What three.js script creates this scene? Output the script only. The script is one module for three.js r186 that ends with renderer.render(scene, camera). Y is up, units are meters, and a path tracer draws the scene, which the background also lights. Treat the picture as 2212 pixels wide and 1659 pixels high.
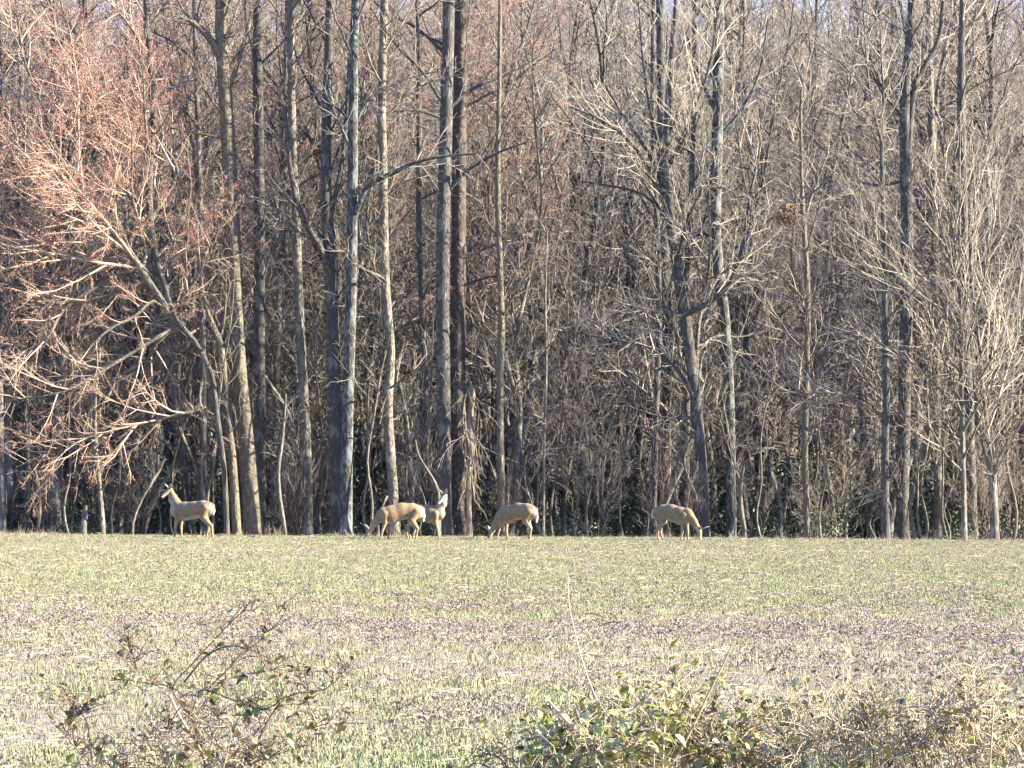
import * as THREE from 'three';
import { MarchingCubes } from 'three/addons/objects/MarchingCubes.js';
import { mergeVertices } from 'three/addons/utils/BufferGeometryUtils.js';

// ---------------------------------------------------------------- camera, sky, sun, exposure
const F = 6555, CX = 1106, CY = 829.5, HORIZON = 1032, EYE = 1.65;       // lens in pixels of a 2212 x 1659 picture
const scene = new THREE.Scene();
const camera = new THREE.PerspectiveCamera(2 * Math.atan(CY / F) * 180 / Math.PI, 4 / 3, 0.5, 1500);
const PITCH = Math.atan((HORIZON - CY) / F);
camera.position.set(0, EYE, 0);
camera.rotation.set(PITCH, 0, 0);
scene.add(camera);

const SUN = new THREE.Vector3(0.90, 0.43, 0.11).normalize();
{
  const w = 128, h = 64, a = new Float32Array(w * h * 4);
  for (let j = 0; j < h; j++) {
    const el = ((j + 0.5) / h - 0.5) * Math.PI, s = Math.max(0, Math.sin(el));
    const k = Math.pow(1 - s, 4.5);
    for (let i = 0; i < w; i++) {
      const o = (j * w + i) * 4;
      a[o] = 0.028 + 0.325 * k; a[o + 1] = 0.122 + 0.262 * k; a[o + 2] = 0.37 + 0.07 * k; a[o + 3] = 1;
    }
  }
  const sky = new THREE.DataTexture(a, w, h, THREE.RGBAFormat, THREE.FloatType);
  sky.mapping = THREE.EquirectangularReflectionMapping;
  sky.magFilter = THREE.LinearFilter; sky.needsUpdate = true;
  scene.background = sky; scene.environment = sky;
}
const sun = new THREE.DirectionalLight(new THREE.Color(1, 0.925, 0.735), 5);
sun.position.copy(SUN).multiplyScalar(150).add(new THREE.Vector3(0, 0, -90));
sun.target.position.set(0, 0, -90);
sun.castShadow = true; sun.shadow.mapSize.set(4096, 4096);
Object.assign(sun.shadow.camera, { left: -90, right: 90, top: 60, bottom: -60, near: 1, far: 400 });
scene.add(sun, sun.target);
const renderer = new THREE.WebGLRenderer({ antialias: true });
renderer.toneMapping = THREE.LinearToneMapping;
renderer.toneMappingExposure = 5.7;
renderer.shadowMap.enabled = true;

// ---------------------------------------------------------------- helpers
const V = (x, y, z) => new THREE.Vector3(x, y, z);
function rng(seed) {
  let s = seed >>> 0;
  return () => { s = (s + 0x6D2B79F5) >>> 0; let t = Math.imul(s ^ (s >>> 15), 1 | s); t = (t + Math.imul(t ^ (t >>> 7), 61 | t)) ^ t; return ((t ^ (t >>> 14)) >>> 0) / 4294967296; };
}
const hash = (i, j, k = 0) => { let n = Math.imul(i, 374761393) + Math.imul(j, 668265263) + Math.imul(k, 974711); n = Math.imul(n ^ (n >>> 13), 1274126177); return ((n ^ (n >>> 16)) >>> 0) / 4294967296; };
function vnoise(x, y, k = 0, px = 0, py = 0) {           // value noise, tiled when px / py are given
  const xi = Math.floor(x), yi = Math.floor(y), fx = x - xi, fy = y - yi;
  const w = (a, p) => p ? ((a % p) + p) % p : a, u = fx * fx * (3 - 2 * fx), v = fy * fy * (3 - 2 * fy);
  const a = hash(w(xi, px), w(yi, py), k), b = hash(w(xi + 1, px), w(yi, py), k), c = hash(w(xi, px), w(yi + 1, py), k), d = hash(w(xi + 1, px), w(yi + 1, py), k);
  return a + (b - a) * u + (c - a) * v + (a - b - c + d) * u * v;
}
const smooth = (a, b, x) => { const t = Math.min(1, Math.max(0, (x - a) / (b - a))); return t * t * (3 - 2 * t); };
const lerp = (a, b, t) => a + (b - a) * t;
const col = (r, g, b) => new THREE.Color().setRGB(r, g, b);
const taken = {};
function numbered(n) { const k = taken[n] = (taken[n] || 0) + 1; return k === 1 ? n : n + '_' + String(k - 1).padStart(3, '0'); }
function tag(o, label, category, group, kind) {
  Object.assign(o.userData, { label, category });
  if (group) o.userData.group = group;
  if (kind) o.userData.kind = kind;
  return o;
}
function thing(name, label, category, pos, group) {
  const g = new THREE.Group(); g.name = numbered(name); g.position.copy(pos); scene.add(g);
  return tag(g, label, category, group);
}
function mesh(name, geo, m, parent) {
  const o = new THREE.Mesh(geo, m); o.name = name; o.castShadow = o.receiveShadow = true; if (parent) parent.add(o); return o;
}
const CP = Math.cos(PITCH), SP = Math.sin(PITCH);
function at(px, py, depth) {                              // a pixel's point at that distance along -z
  const x = (px - CX) / F, y = (CY - py) / F, dy = y * CP + SP, dz = y * SP - CP, k = depth / -dz;
  return V(x * k, EYE + dy * k, -depth);
}
const FIELD_END = -82.5;
function ground(x, z) {
  const far = smooth(FIELD_END, -92, z);
  return -0.0068 * x - 0.75 * far + 0.05 * (vnoise(x * 0.22 + 40, z * 0.14, 3) - 0.5) * (1 - far) + (z < -92 ? 0.006 * (-92 - z) : 0) + (z < -128 ? 0.16 * (-128 - z) * smooth(-128, -165, z) : 0);
}
class Buf {                                              // collects tubes and leaves into one geometry
  constructor(uv = false) { this.p = []; this.n = []; this.i = []; this.t = uv ? [] : null; }
  tube(pts, rad, sides = 3, cap = true, vScale = 1) {
    const N = pts.length, per = this.t ? sides + 1 : sides, b0 = this.p.length / 3;
    const T = V(0, 0, 0), U = V(0, 0, 0), W = V(0, 0, 0);
    let run = 0, first = true;
    for (let k = 0; k < N; k++) {
      T.subVectors(pts[Math.min(N - 1, k + 1)], pts[Math.max(0, k - 1)]).normalize();
      if (first) { U.set(Math.abs(T.y) > 0.9 ? 1 : 0, Math.abs(T.y) > 0.9 ? 0 : 1, 0); first = false; }
      U.addScaledVector(T, -U.dot(T)).normalize(); W.crossVectors(T, U);
      if (k) run += pts[k].distanceTo(pts[k - 1]);
      for (let s = 0; s < per; s++) {
        const a = s / sides * 6.28318, c = Math.cos(a), d = Math.sin(a);
        const nx = U.x * c + W.x * d, ny = U.y * c + W.y * d, nz = U.z * c + W.z * d, r = rad[k];
        this.p.push(pts[k].x + nx * r, pts[k].y + ny * r, pts[k].z + nz * r); this.n.push(nx, ny, nz);
        if (this.t) this.t.push(s / sides, run * vScale);
      }
    }
    for (let k = 0; k < N - 1; k++) for (let s = 0; s < sides; s++) {
      const a = b0 + k * per + s, b = b0 + k * per + (s + 1) % per, c = a + per, d = b + per;
      this.i.push(a, b, c, b, d, c);
    }
    if (cap) { const e = b0 + (N - 1) * per; for (let s = 1; s < sides - 1; s++) this.i.push(e, e + s, e + s + 1); }
    return this;
  }
  tri(a, b, c) {
    const n = V().subVectors(b, a).cross(V().subVectors(c, a)).normalize(), k = this.p.length / 3;
    for (const q of [a, b, c]) { this.p.push(q.x, q.y, q.z); this.n.push(n.x, n.y, n.z); if (this.t) this.t.push(0, 0); }
    this.i.push(k, k + 1, k + 2); return this;
  }
  append(b) {
    const off = this.p.length / 3;
    for (const v of b.p) this.p.push(v); for (const v of b.n) this.n.push(v); for (const v of b.i) this.i.push(v + off);
    if (this.t) for (const v of b.t) this.t.push(v);
  }
  bud(c, r, R) {                                         // a small lumpy knot of four faces
    const q = []; for (let k = 0; k < 4; k++) q.push(V(c.x + (R() - 0.5) * 2 * r, c.y + (R() - 0.5) * 2 * r, c.z + (R() - 0.5) * 2 * r));
    this.tri(q[0], q[1], q[2]).tri(q[0], q[3], q[1]).tri(q[1], q[3], q[2]).tri(q[0], q[2], q[3]);
  }
  geo() {
    const g = new THREE.BufferGeometry();
    g.setAttribute('position', new THREE.Float32BufferAttribute(this.p, 3));
    g.setAttribute('normal', new THREE.Float32BufferAttribute(this.n, 3));
    if (this.t) g.setAttribute('uv', new THREE.Float32BufferAttribute(this.t, 2));
    g.setIndex(this.i); return g;
  }
}
function texture(w, h, fn, srgb = true) {
  const a = new Uint8Array(w * h * 4), e = c => srgb ? (c <= 0.0031308 ? c * 12.92 : 1.055 * Math.pow(c, 1 / 2.4) - 0.055) : c;
  for (let j = 0; j < h; j++) for (let i = 0; i < w; i++) {
    const c = fn(i / w, j / h), o = (j * w + i) * 4;
    for (let k = 0; k < 3; k++) a[o + k] = 255 * Math.min(1, Math.max(0, e(c[k]))); a[o + 3] = 255;
  }
  const t = new THREE.DataTexture(a, w, h); t.wrapS = t.wrapT = THREE.RepeatWrapping; t.magFilter = THREE.LinearFilter;
  if (srgb) t.colorSpace = THREE.SRGBColorSpace; t.needsUpdate = true; return t;
}
const std = (c, rough = 0.9, extra = {}) => new THREE.MeshStandardMaterial({ color: new THREE.Color(c).multiplyScalar(0.62), roughness: rough, side: THREE.DoubleSide, ...extra });

// ---------------------------------------------------------------- materials
function bark(base, patch, amount, k) {                   // furrowed bark with patches of lichen or moss
  const furrow = (u, v) => Math.abs(vnoise(u * 14 + 2 * vnoise(u * 4, v * 8, k, 4, 8), v * 12, k + 1, 14, 12) - 0.5) * 2;
  const m = texture(128, 256, (u, v) => {
    const f = furrow(u, v), g = vnoise(u * 40, v * 80, k + 5, 40, 80);
    const s = smooth(1 - amount - 0.12, 1 - amount + 0.06, 0.6 * vnoise(u * 5, v * 5, k + 2, 5, 5) + 0.4 * vnoise(u * 17, v * 20, k + 3, 17, 20));
    const t = 0.55 + 0.5 * f + 0.35 * (g - 0.5);
    return [0, 1, 2].map(c => lerp(base[c] * t, patch[c] * (0.8 + 0.4 * g), s));
  });
  const b = texture(128, 256, (u, v) => { const f = furrow(u, v); return [f, f, f]; }, false);
  return std(0xffffff, 0.95, { map: m, bumpMap: b, bumpScale: 0.02 });
}
const B = {
  grey: bark([0.23, 0.20, 0.175], [0.33, 0.32, 0.28], 0.36, 11),
  dark: bark([0.135, 0.12, 0.108], [0.20, 0.19, 0.165], 0.28, 21),
  lichen: bark([0.095, 0.09, 0.082], [0.175, 0.19, 0.18], 0.45, 31),
  moss: bark([0.26, 0.215, 0.15], [0.25, 0.235, 0.12], 0.32, 41),
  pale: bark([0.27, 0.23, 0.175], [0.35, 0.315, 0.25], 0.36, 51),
  brown: bark([0.14, 0.105, 0.085], [0.18, 0.15, 0.12], 0.36, 61),
  snag: bark([0.40, 0.30, 0.20], [0.48, 0.39, 0.28], 0.45, 71),
};
const TW = {
  grey: std(col(0.37, 0.315, 0.265)), pale: std(col(0.50, 0.415, 0.32)), tan: std(col(0.47, 0.38, 0.285)), mauve: std(col(0.41, 0.30, 0.255)),
  dark: std(col(0.20, 0.17, 0.15)), cream: std(col(0.55, 0.465, 0.355)), brown: std(col(0.35, 0.26, 0.21)), salmon: std(col(0.54, 0.40, 0.31)),
};
const budRed = std(col(0.61, 0.275, 0.185), 0.8), budRose = std(col(0.42, 0.25, 0.20), 0.8);

// ---------------------------------------------------------------- ground
const FIELD_BITS = (x, z) => ({
  row: vnoise(x * 0.05 + 0.4 * vnoise(x * 0.3, z * 0.3, 15), z * 1.15, 14),                 // drill rows and straw windrows across the field                           // what grows where in the field
  green: smooth(0.42, 0.70, 0.55 * vnoise(x * 0.07 + 7, z * 0.22, 1) + 0.3 * vnoise(x * 0.4, z * 0.3, 2) + 0.15 * vnoise(x * 1.7, z * 0.9, 4) + lerp(-0.17, 0.20, smooth(-30, -54, z)) + 0.02 * smooth(-25, -19, z)),
  purple: 0.6 * smooth(0.40, 0.80, 0.42 * vnoise(x * 0.08 + 3, z * 0.42 + 9, 5) + 0.36 * vnoise(x * 0.35, z * 0.7, 6) + 0.22 * vnoise(x * 2, z * 2, 7) - 0.22 * smooth(-42, -50, z) - 0.08 * smooth(-24, -19, z)),
});
{
  const nx = 130, z0 = -5, z1 = FIELD_END - 1.5, nz = 420, p = [], c = [], ix = [], uv = [];
  for (let j = 0; j <= nz; j++) for (let i = 0; i <= nx; i++) {
    const s = (i / nx - 0.5) * 2, x = s * (14 + Math.abs(s) ** 3 * 400), z = lerp(z0, z1, j / nz), b = FIELD_BITS(x, z);
    p.push(x, ground(x, z), z); uv.push(x * 0.7, z * 0.7);
    const q = [0.355, 0.28, 0.20];
    const g = [0.26, 0.28, 0.115], v = [0.33, 0.245, 0.215];
    c.push(...[0, 1, 2].map(k => lerp(lerp(q[k], g[k], b.green * 0.75), v[k], b.purple * 0.55)));
  }
  for (let j = 0; j < nz; j++) for (let i = 0; i < nx; i++) { const a = j * (nx + 1) + i, b = a + nx + 1; ix.push(a, a + 1, b, b, a + 1, b + 1); }
  const g = new THREE.BufferGeometry();
  g.setAttribute('position', new THREE.Float32BufferAttribute(p, 3)); g.setAttribute('color', new THREE.Float32BufferAttribute(c, 3));
  g.setAttribute('uv', new THREE.Float32BufferAttribute(uv, 2)); g.setIndex(ix); g.computeVertexNormals();
  const t = texture(256, 256, (u, v) => { const n = 0.55 + 0.5 * vnoise(u * 24, v * 24, 1, 24, 24) + 0.45 * (vnoise(u * 90, v * 90, 2, 90, 90) - 0.4); return [n, n * 0.98, n * 0.95]; });
  const o = mesh('field_ground', g, std(0xffffff, 1, { vertexColors: true, map: t, bumpMap: t, bumpScale: 0.03 }), scene);
  tag(o, 'harvested stubble field with green weeds and straw', 'field', null, 'structure');
  // wood floor
  const gw = new THREE.PlaneGeometry(900, 400, 90, 80); gw.rotateX(-Math.PI / 2); gw.translate(0, 0, FIELD_END - 1.3 - 200);
  const pw = gw.attributes.position;
  for (let i = 0; i < pw.count; i++) pw.setY(i, ground(pw.getX(i), pw.getZ(i)) - 0.012);
  gw.computeVertexNormals();
  const tf = texture(256, 256, (u, v) => { const n = 0.6 * vnoise(u * 30, v * 30, 7, 30, 30) + 0.6 * vnoise(u * 90, v * 90, 8, 90, 90); return [0.26 + 0.24 * n, 0.19 + 0.18 * n, 0.125 + 0.12 * n]; });
  tf.repeat.set(400, 180);
  tag(mesh('wood_floor', gw, std(0xffffff, 1, { map: tf }), scene), 'leaf strewn floor of the wood', 'ground', null, 'structure');
}

// ---------------------------------------------------------------- trees
// grows one branch and all its twigs; limb receives the first level, crown the rest
function branch(R, o, limb, crown, p0, dir, len, r0, level) {
  const n = level === 1 ? 7 : level === 2 ? 5 : 3, pts = [p0.clone()], rad = [r0], d = dir.clone(), step = len / n, p = p0.clone();
  const wob = o.wob * (level === 1 ? 1 : 0.8);
  for (let k = 1; k <= n; k++) {
    d.x += (R() - 0.5) * wob; d.y += (R() - 0.5) * wob + o.up * (level === 1 ? 1 : 0.7); d.z += (R() - 0.5) * wob; d.normalize();
    p.addScaledVector(d, step); pts.push(p.clone()); rad.push(Math.max(0.0032, r0 * (1 - 0.72 * k / n)));
  }
  (level === 1 ? limb : crown).tube(pts, rad, level === 1 ? 5 : 3, true, 1);
  twigs(R, o, crown, pts, rad, len, level);
  return pts;
}
function twigs(R, o, crown, pts, rad, len, level) {
  const n = pts.length - 1;
  if (o.buds && level >= 2) for (let k = 0; k < o.buds * len * (level === 2 ? 1.2 : 2.6); k++) {
    const t = (0.25 + 0.75 * R()) * n, i = Math.min(n - 1, Math.floor(t)); const q = pts[i].clone().lerp(pts[i + 1], t - i);
    o.budBuf.bud(q.add(V((R() - 0.5) * 0.12, (R() - 0.5) * 0.12, (R() - 0.5) * 0.12)), 0.011 + 0.022 * R() * R(), R);
  }
  if (level >= o.levels) return;
  const m = Math.round(len * o.den * (level === 1 ? 1 : level === 2 ? 1.1 : 1.15) * (0.75 + 0.5 * R()));
  for (let k = 0; k < m; k++) {
    const t = (0.16 + 0.84 * (k + R()) / m), f = t * n, i = Math.min(n - 1, Math.floor(f));
    const q = pts[i].clone().lerp(pts[i + 1], f - i), ax = V().subVectors(pts[i + 1], pts[i]).normalize();
    const side = V(R() - 0.5, R() - 0.5, R() - 0.5).cross(ax).normalize(), ang = o.ang * (0.7 + 0.6 * R());
    const d = ax.multiplyScalar(Math.cos(ang)).addScaledVector(side, Math.sin(ang));
    const l = Math.max(0.18, len * (0.28 + 0.30 * R()) * (1.15 - 0.6 * t)), r = Math.max(level < 3 ? 0.0065 : 0.0048, Math.min(rad[i] * 0.7, 0.0105 * l + (level < 3 ? 0.0045 : 0.0025))) * (o.thin || 1);
    branch(R, o, null, crown, q, d, l, r, level + 1);
  }
}
const DEF = { wob: 0.42, up: 0.05, den: 2.7, levels: 4, ang: 0.75, buds: 0, n: 12, from: 0.3, to: 0.98, len: [2, 4.5], tilt: [0.5, 1.1], sides: 9 };
function densify(pts, rad) {                              // smooth path through given points
  if (pts.length < 3) return [pts, rad];
  const c = new THREE.CatmullRomCurve3(pts, false, 'centripetal'), m = (pts.length - 1) * 3, P = [], Rr = [];
  for (let k = 0; k <= m; k++) { const t = k / m, f = t * (pts.length - 1), i = Math.min(pts.length - 2, Math.floor(f)); P.push(c.getPoint(t)); Rr.push(lerp(rad[i], rad[i + 1], f - i)); }
  return [P, Rr];
}
// one tree under a group at its base: trunk, each limb, crown (all finer twigs), blossom
function plantTree(name, label, category, base, path, radii, explicit, opt, barkMat, twigMat, seed, group, budMat) {
  const R = rng(seed), o = { ...DEF, ...opt, budBuf: new Buf() }, g = thing(name, label, category, base, group);
  const local = path.map(q => q.clone().sub(base)), [P, Rr] = densify(local, radii);
  const tb = new Buf(true).tube(P, Rr, o.sides, true, 0.5);
  mesh('trunk', tb.geo(), barkMat, g);
  const crown = new Buf();
  const joined = o.joined ? new Buf(true) : null;
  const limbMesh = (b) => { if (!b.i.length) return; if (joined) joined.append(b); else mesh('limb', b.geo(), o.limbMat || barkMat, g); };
  for (const L of explicit) {
    const [Q, q] = densify(L.pts.map(v => v.clone().sub(base)), L.rad), b = new Buf(true).tube(Q, q, 6, true, 0.7);
    let len = 0; for (let k = 1; k < Q.length; k++) len += Q[k].distanceTo(Q[k - 1]);
    limbMesh(b); twigs(R, { ...o, ...(L.opt || {}) }, crown, Q, q, len, 1);
  }
  const H = P[P.length - 1].y;
  for (let k = 0; k < o.n; k++) {
    const h = H * lerp(o.from, o.to, (k + R()) / o.n); let i = 0; while (i < P.length - 2 && P[i + 1].y < h) i++;
    const f = Math.min(1, Math.max(0, (h - P[i].y) / Math.max(0.01, P[i + 1].y - P[i].y))), q = P[i].clone().lerp(P[i + 1], f);
    const a = o.az ? o.az[0] + (o.az[1] - o.az[0]) * R() : R() * 6.283, tl = lerp(o.tilt[0], o.tilt[1], R());
    const d = V(Math.cos(a) * Math.sin(tl), Math.cos(tl), Math.sin(a) * Math.sin(tl)), b = new Buf(true);
    const r = lerp(Rr[i], Rr[i + 1], f), len = lerp(o.len[0], o.len[1], R()) * (1 - 0.35 * h / H);
    branch(R, o, b, crown, q, d, len, Math.min(r * 0.6, 0.013 * len + 0.009), 1); limbMesh(b);
  }
  if (o.leader !== false) twigs(R, { ...o, den: o.den * 0.8 }, crown, P.slice(Math.floor(P.length * 0.6)), Rr.slice(Math.floor(P.length * 0.6)), H * 0.4 * 0.6, 1);
  if (joined && joined.i.length) mesh('limb', joined.geo(), barkMat, g);
  if (crown.i.length) mesh('crown', crown.geo(), twigMat, g);
  if (o.budBuf.i.length) mesh('blossom', o.budBuf.geo(), budMat || budRed, g);
  return g;
}
// a tree traced in the photograph: [x, y, width] in pixels at that distance, carried down to the floor of the wood and up to its full height
function heroTree(name, label, d, pts, limbs, opt, barkMat, twigMat, seed, budMat) {
  const R = rng(seed + 999), s = d / F, path = [], rad = [];
  const w0 = at(pts[0][0], pts[0][1], d), base = V(w0.x, ground(w0.x, -d), -d);
  path.push(base.clone().add(V(0, -0.05, 0))); rad.push(pts[0][2] * s * 0.78);
  for (const [x, y, w] of pts) { const q = at(x, y, d); q.z += (R() - 0.5) * 0.3; if (q.y > base.y + 0.3) { path.push(q); rad.push(w * s / 2); } }
  const last = path[path.length - 1], H = opt.height || 0;
  if (H > last.y) {
    const prev = path[path.length - 2], dir = V().subVectors(last, prev).normalize().lerp(V(0, 1, 0), 0.4), r = rad[rad.length - 1];
    const n = 3, dh = (H - last.y) / n;
    for (let k = 1; k <= n; k++) { path.push(path[path.length - 1].clone().add(V(dir.x * dh + (R() - 0.5) * 0.3, dh, (R() - 0.5) * 0.4))); rad.push(Math.max(0.012, r * (1 - 0.9 * k / n))); }
  }
  const ex = limbs.map(L => {
    let dz = 0, gz = (R() - 0.45) * 0.5;
    return { pts: L.map(([x, y]) => { const q = at(x, y, d); q.z += dz; dz += gz; return q; }), rad: L.map(([, , w]) => Math.max(0.006, w * s / 2)), opt: opt.buds && L[L.length - 1][1] > 640 ? { buds: opt.buds * 0.45, den: opt.den * 0.85 } : null };
  });
  const t = plantTree(name, label, opt.category || 'tree', base, path, rad, ex, opt, barkMat, twigMat, seed, opt.group, budMat);
  if (SHORT[seed]) t.userData.short = SHORT[seed];
  return t;
}
const SHORT = {101: 'the big red maple', 103: 'the slim red maple', 104: 'the tall thin maple', 111: 'the thick mossy trunk', 113: 'the straight dark trunk', 115: 'the pale smooth trunk', 116: 'the dark forked trunk', 117: 'the lichen spotted trunk', 118: 'the tall cream trunk', 120: 'the broad black trunk', 121: 'the dark brown trunk', 122: 'the broken snag', 123: 'the mossy slender trunk', 124: 'the straight pale sapling', 125: 'the spreading twin stemmed tree', 127: 'the mottled stout trunk', 129: 'the yellowish forked trunk', 130: 'the arching branch tree', 131: 'the two armed oak', 133: 'the broom shaped tree', 134: 'the stubby knotted tree', 137: 'the side forked pale stem', 138: 'the grey trunk under the maple limbs'};

const taper = (pts, w0, w1) => pts.map(([x, y], k) => [x, y, lerp(w0, w1, k / (pts.length - 1))]);

// the red-flowering maple whose limbs sweep out over the field's edge
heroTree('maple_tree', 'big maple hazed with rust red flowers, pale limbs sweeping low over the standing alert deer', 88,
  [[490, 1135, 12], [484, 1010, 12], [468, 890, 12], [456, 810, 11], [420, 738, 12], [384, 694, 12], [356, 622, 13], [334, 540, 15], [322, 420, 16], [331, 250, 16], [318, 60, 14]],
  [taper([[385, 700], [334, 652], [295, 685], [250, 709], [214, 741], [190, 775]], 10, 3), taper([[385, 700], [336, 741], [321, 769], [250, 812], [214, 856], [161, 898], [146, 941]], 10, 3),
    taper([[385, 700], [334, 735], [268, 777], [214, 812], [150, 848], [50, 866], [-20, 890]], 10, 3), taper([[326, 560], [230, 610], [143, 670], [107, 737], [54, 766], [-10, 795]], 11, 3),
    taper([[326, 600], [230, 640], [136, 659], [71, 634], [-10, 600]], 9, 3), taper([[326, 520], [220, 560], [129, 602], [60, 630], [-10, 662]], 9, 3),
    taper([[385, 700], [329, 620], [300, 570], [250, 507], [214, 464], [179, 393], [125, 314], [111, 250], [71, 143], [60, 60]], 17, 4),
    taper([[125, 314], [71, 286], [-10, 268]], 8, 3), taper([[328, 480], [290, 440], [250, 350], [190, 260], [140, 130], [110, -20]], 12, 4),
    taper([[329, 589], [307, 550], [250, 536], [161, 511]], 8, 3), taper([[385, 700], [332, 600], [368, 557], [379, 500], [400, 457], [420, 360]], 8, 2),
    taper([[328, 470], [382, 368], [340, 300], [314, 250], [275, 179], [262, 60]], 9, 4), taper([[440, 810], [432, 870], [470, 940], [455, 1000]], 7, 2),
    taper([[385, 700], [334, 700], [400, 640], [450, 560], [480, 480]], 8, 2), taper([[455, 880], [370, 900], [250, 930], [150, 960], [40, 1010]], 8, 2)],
  { n: 18, from: 0.28, to: 0.97, len: [2, 5], den: 2.8, buds: 15, height: 21, wob: 0.42, tilt: [0.6, 1.3], limbMat: B.pale }, B.dark, TW.salmon, 101, budRed);  // pale limb bark paints in the sun on them; trunk bark stays dark
heroTree('maple_tree', 'red flowering maple standing inside the wood behind the sweeping pale limbs', 93,
  [[120, 1130, 24], [140, 700, 20], [165, 300, 17], [185, 0, 15]], [taper([[150, 500], [90, 380], [40, 240]], 9, 3), taper([[158, 420], [230, 300], [260, 180]], 9, 3)],
  { n: 18, from: 0.25, len: [2, 4.5], den: 2.5, buds: 12, height: 21 }, B.grey, TW.salmon, 102, budRed);
heroTree('maple_tree', 'slim maple with rust red flowers beside the thick mossy trunk', 91,
  [[440, 1130, 15], [440, 800, 13], [432, 400, 12], [420, 0, 10]], [taper([[438, 640], [480, 560], [500, 460]], 6, 2)],
  { n: 20, from: 0.25, len: [1.6, 4.2], den: 2.5, buds: 10, height: 20 }, B.grey, TW.salmon, 103, budRed);
heroTree('maple_tree', 'tall thin maple with sparse red flowers above the dark forked tree', 96,
  [[590, 1130, 15], [600, 700, 13], [612, 300, 12], [620, 0, 10]], [taper([[612, 320], [560, 200], [540, 90]], 6, 2)],
  { n: 22, from: 0.4, len: [1.8, 4.2], den: 2.4, buds: 10, height: 23 }, B.grey, TW.salmon, 104, budRed);

heroTree('oak_tree', 'thick trunk with yellow moss at its foot standing behind the rump of the alert deer', 89,
  [[548, 1140, 46], [540, 1020, 40], [526, 880, 38], [512, 740, 35], [505, 550, 33], [496, 380, 32], [486, 200, 30], [478, 60, 28]],
  [taper([[484, 170], [470, 110], [430, 60], [390, 40]], 22, 8), taper([[490, 300], [430, 290], [370, 280]], 8, 3), taper([[487, 210], [520, 120], [545, 20]], 12, 5)],
  { n: 14, from: 0.5, height: 25, len: [2.5, 5], den: 2.3, buds: 4 }, B.moss, TW.grey, 111, budRed);
heroTree('leaning_tree', 'thin mossy leaning trunk crossing in front of the thick mossy trunk', 88.4,
  [[512, 1145, 20], [503, 1000, 18], [492, 890, 17], [474, 740, 17], [455, 690, 12], [440, 640, 8]], [taper([[474, 740], [486, 680], [490, 600]], 8, 3)],
  { n: 6, from: 0.45, len: [0.8, 2], den: 2, leader: false }, B.moss, TW.grey, 112);
heroTree('dark_tree', 'straight dark trunk close beside the thick mossy trunk', 91,
  [[563, 1135, 26], [561, 800, 25], [560, 500, 24], [558, 250, 23], [556, 0, 20]], [], { n: 14, from: 0.5, height: 24, len: [2, 4.5], buds: 4 }, B.dark, TW.grey, 113, budRed);
heroTree('pale_sapling', 'crooked cream coloured sapling stem with a broken off top', 87.5,
  [[617, 1148, 7], [606, 1080, 8], [601, 1020, 8], [608, 960, 7], [614, 900, 6], [617, 850, 4]], [], { n: 3, from: 0.5, len: [0.4, 1], leader: false, category: 'sapling' }, B.pale, TW.cream, 114);
heroTree('birch_like_tree', 'pale smooth trunk leaning slightly, second trunk from the lichen spotted one', 90,
  [[665, 1130, 22], [661, 950, 22], [653, 800, 21], [645, 650, 20], [639, 480, 19], [631, 300, 18], [628, 0, 15]],
  [taper([[645, 650], [610, 690], [590, 720]], 5, 2)], { n: 14, from: 0.45, height: 23, len: [1.5, 4], buds: 4 }, B.pale, TW.grey, 115, budRed);
heroTree('forked_tree', 'dark forked trunk standing next to the blue grey lichen spotted trunk', 89.5,
  [[726, 1135, 32], [722, 900, 31], [717, 700, 30], [712, 560, 28], [704, 400, 24], [706, 200, 20], [712, 0, 17]],
  [taper([[714, 590], [690, 530], [665, 490], [645, 440], [630, 350], [622, 240]], 18, 9), taper([[710, 470], [735, 380], [750, 250], [756, 130]], 13, 6)],
  { n: 10, from: 0.45, height: 24, len: [2, 4.5] }, B.dark, TW.dark, 116);
heroTree('lichen_tree', 'trunk spotted with blue grey lichen to the side of the grazing pair', 88,
  [[746, 1145, 31], [747, 1050, 28], [750, 900, 26], [756, 700, 25], [760, 500, 24], [762, 300, 22], [765, 100, 20], [768, 0, 19]],
  [taper([[768, 460], [800, 400], [850, 375], [900, 352], [960, 340], [1030, 335]], 14, 4), taper([[762, 280], [800, 210], [870, 170], [940, 150]], 9, 3), taper([[762, 330], [730, 260], [690, 170]], 9, 3)],
  { n: 10, from: 0.5, height: 24, len: [2, 4.5] }, B.lichen, TW.grey, 117);
heroTree('tulip_tree', 'tall cream barked trunk rising straight behind the grazing doe', 88.5,
  [[852, 1110, 22], [842, 960, 22], [838, 880, 21], [844, 760, 19], [833, 620, 19], [828, 400, 19], [825, 200, 18], [830, 0, 17]],
  [taper([[838, 850], [800, 830], [770, 835]], 4, 2), taper([[830, 430], [880, 390], [960, 370]], 6, 2), taper([[827, 260], [900, 190], [1000, 160]], 6, 2)],
  { n: 22, from: 0.1, height: 25, len: [0.8, 3.2], tilt: [0.9, 1.5] }, B.pale, TW.tan, 118);
heroTree('dark_tree', 'slim dark trunk between the cream barked trunk and the broad black one', 91,
  [[917, 1080, 15], [914, 900, 15], [912, 700, 14], [905, 500, 13], [905, 300, 12], [900, 0, 10]], [taper([[912, 760], [890, 700], [870, 660]], 5, 2)],
  { n: 12, from: 0.3, height: 22, len: [1.2, 3] }, B.dark, TW.grey, 119);
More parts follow.
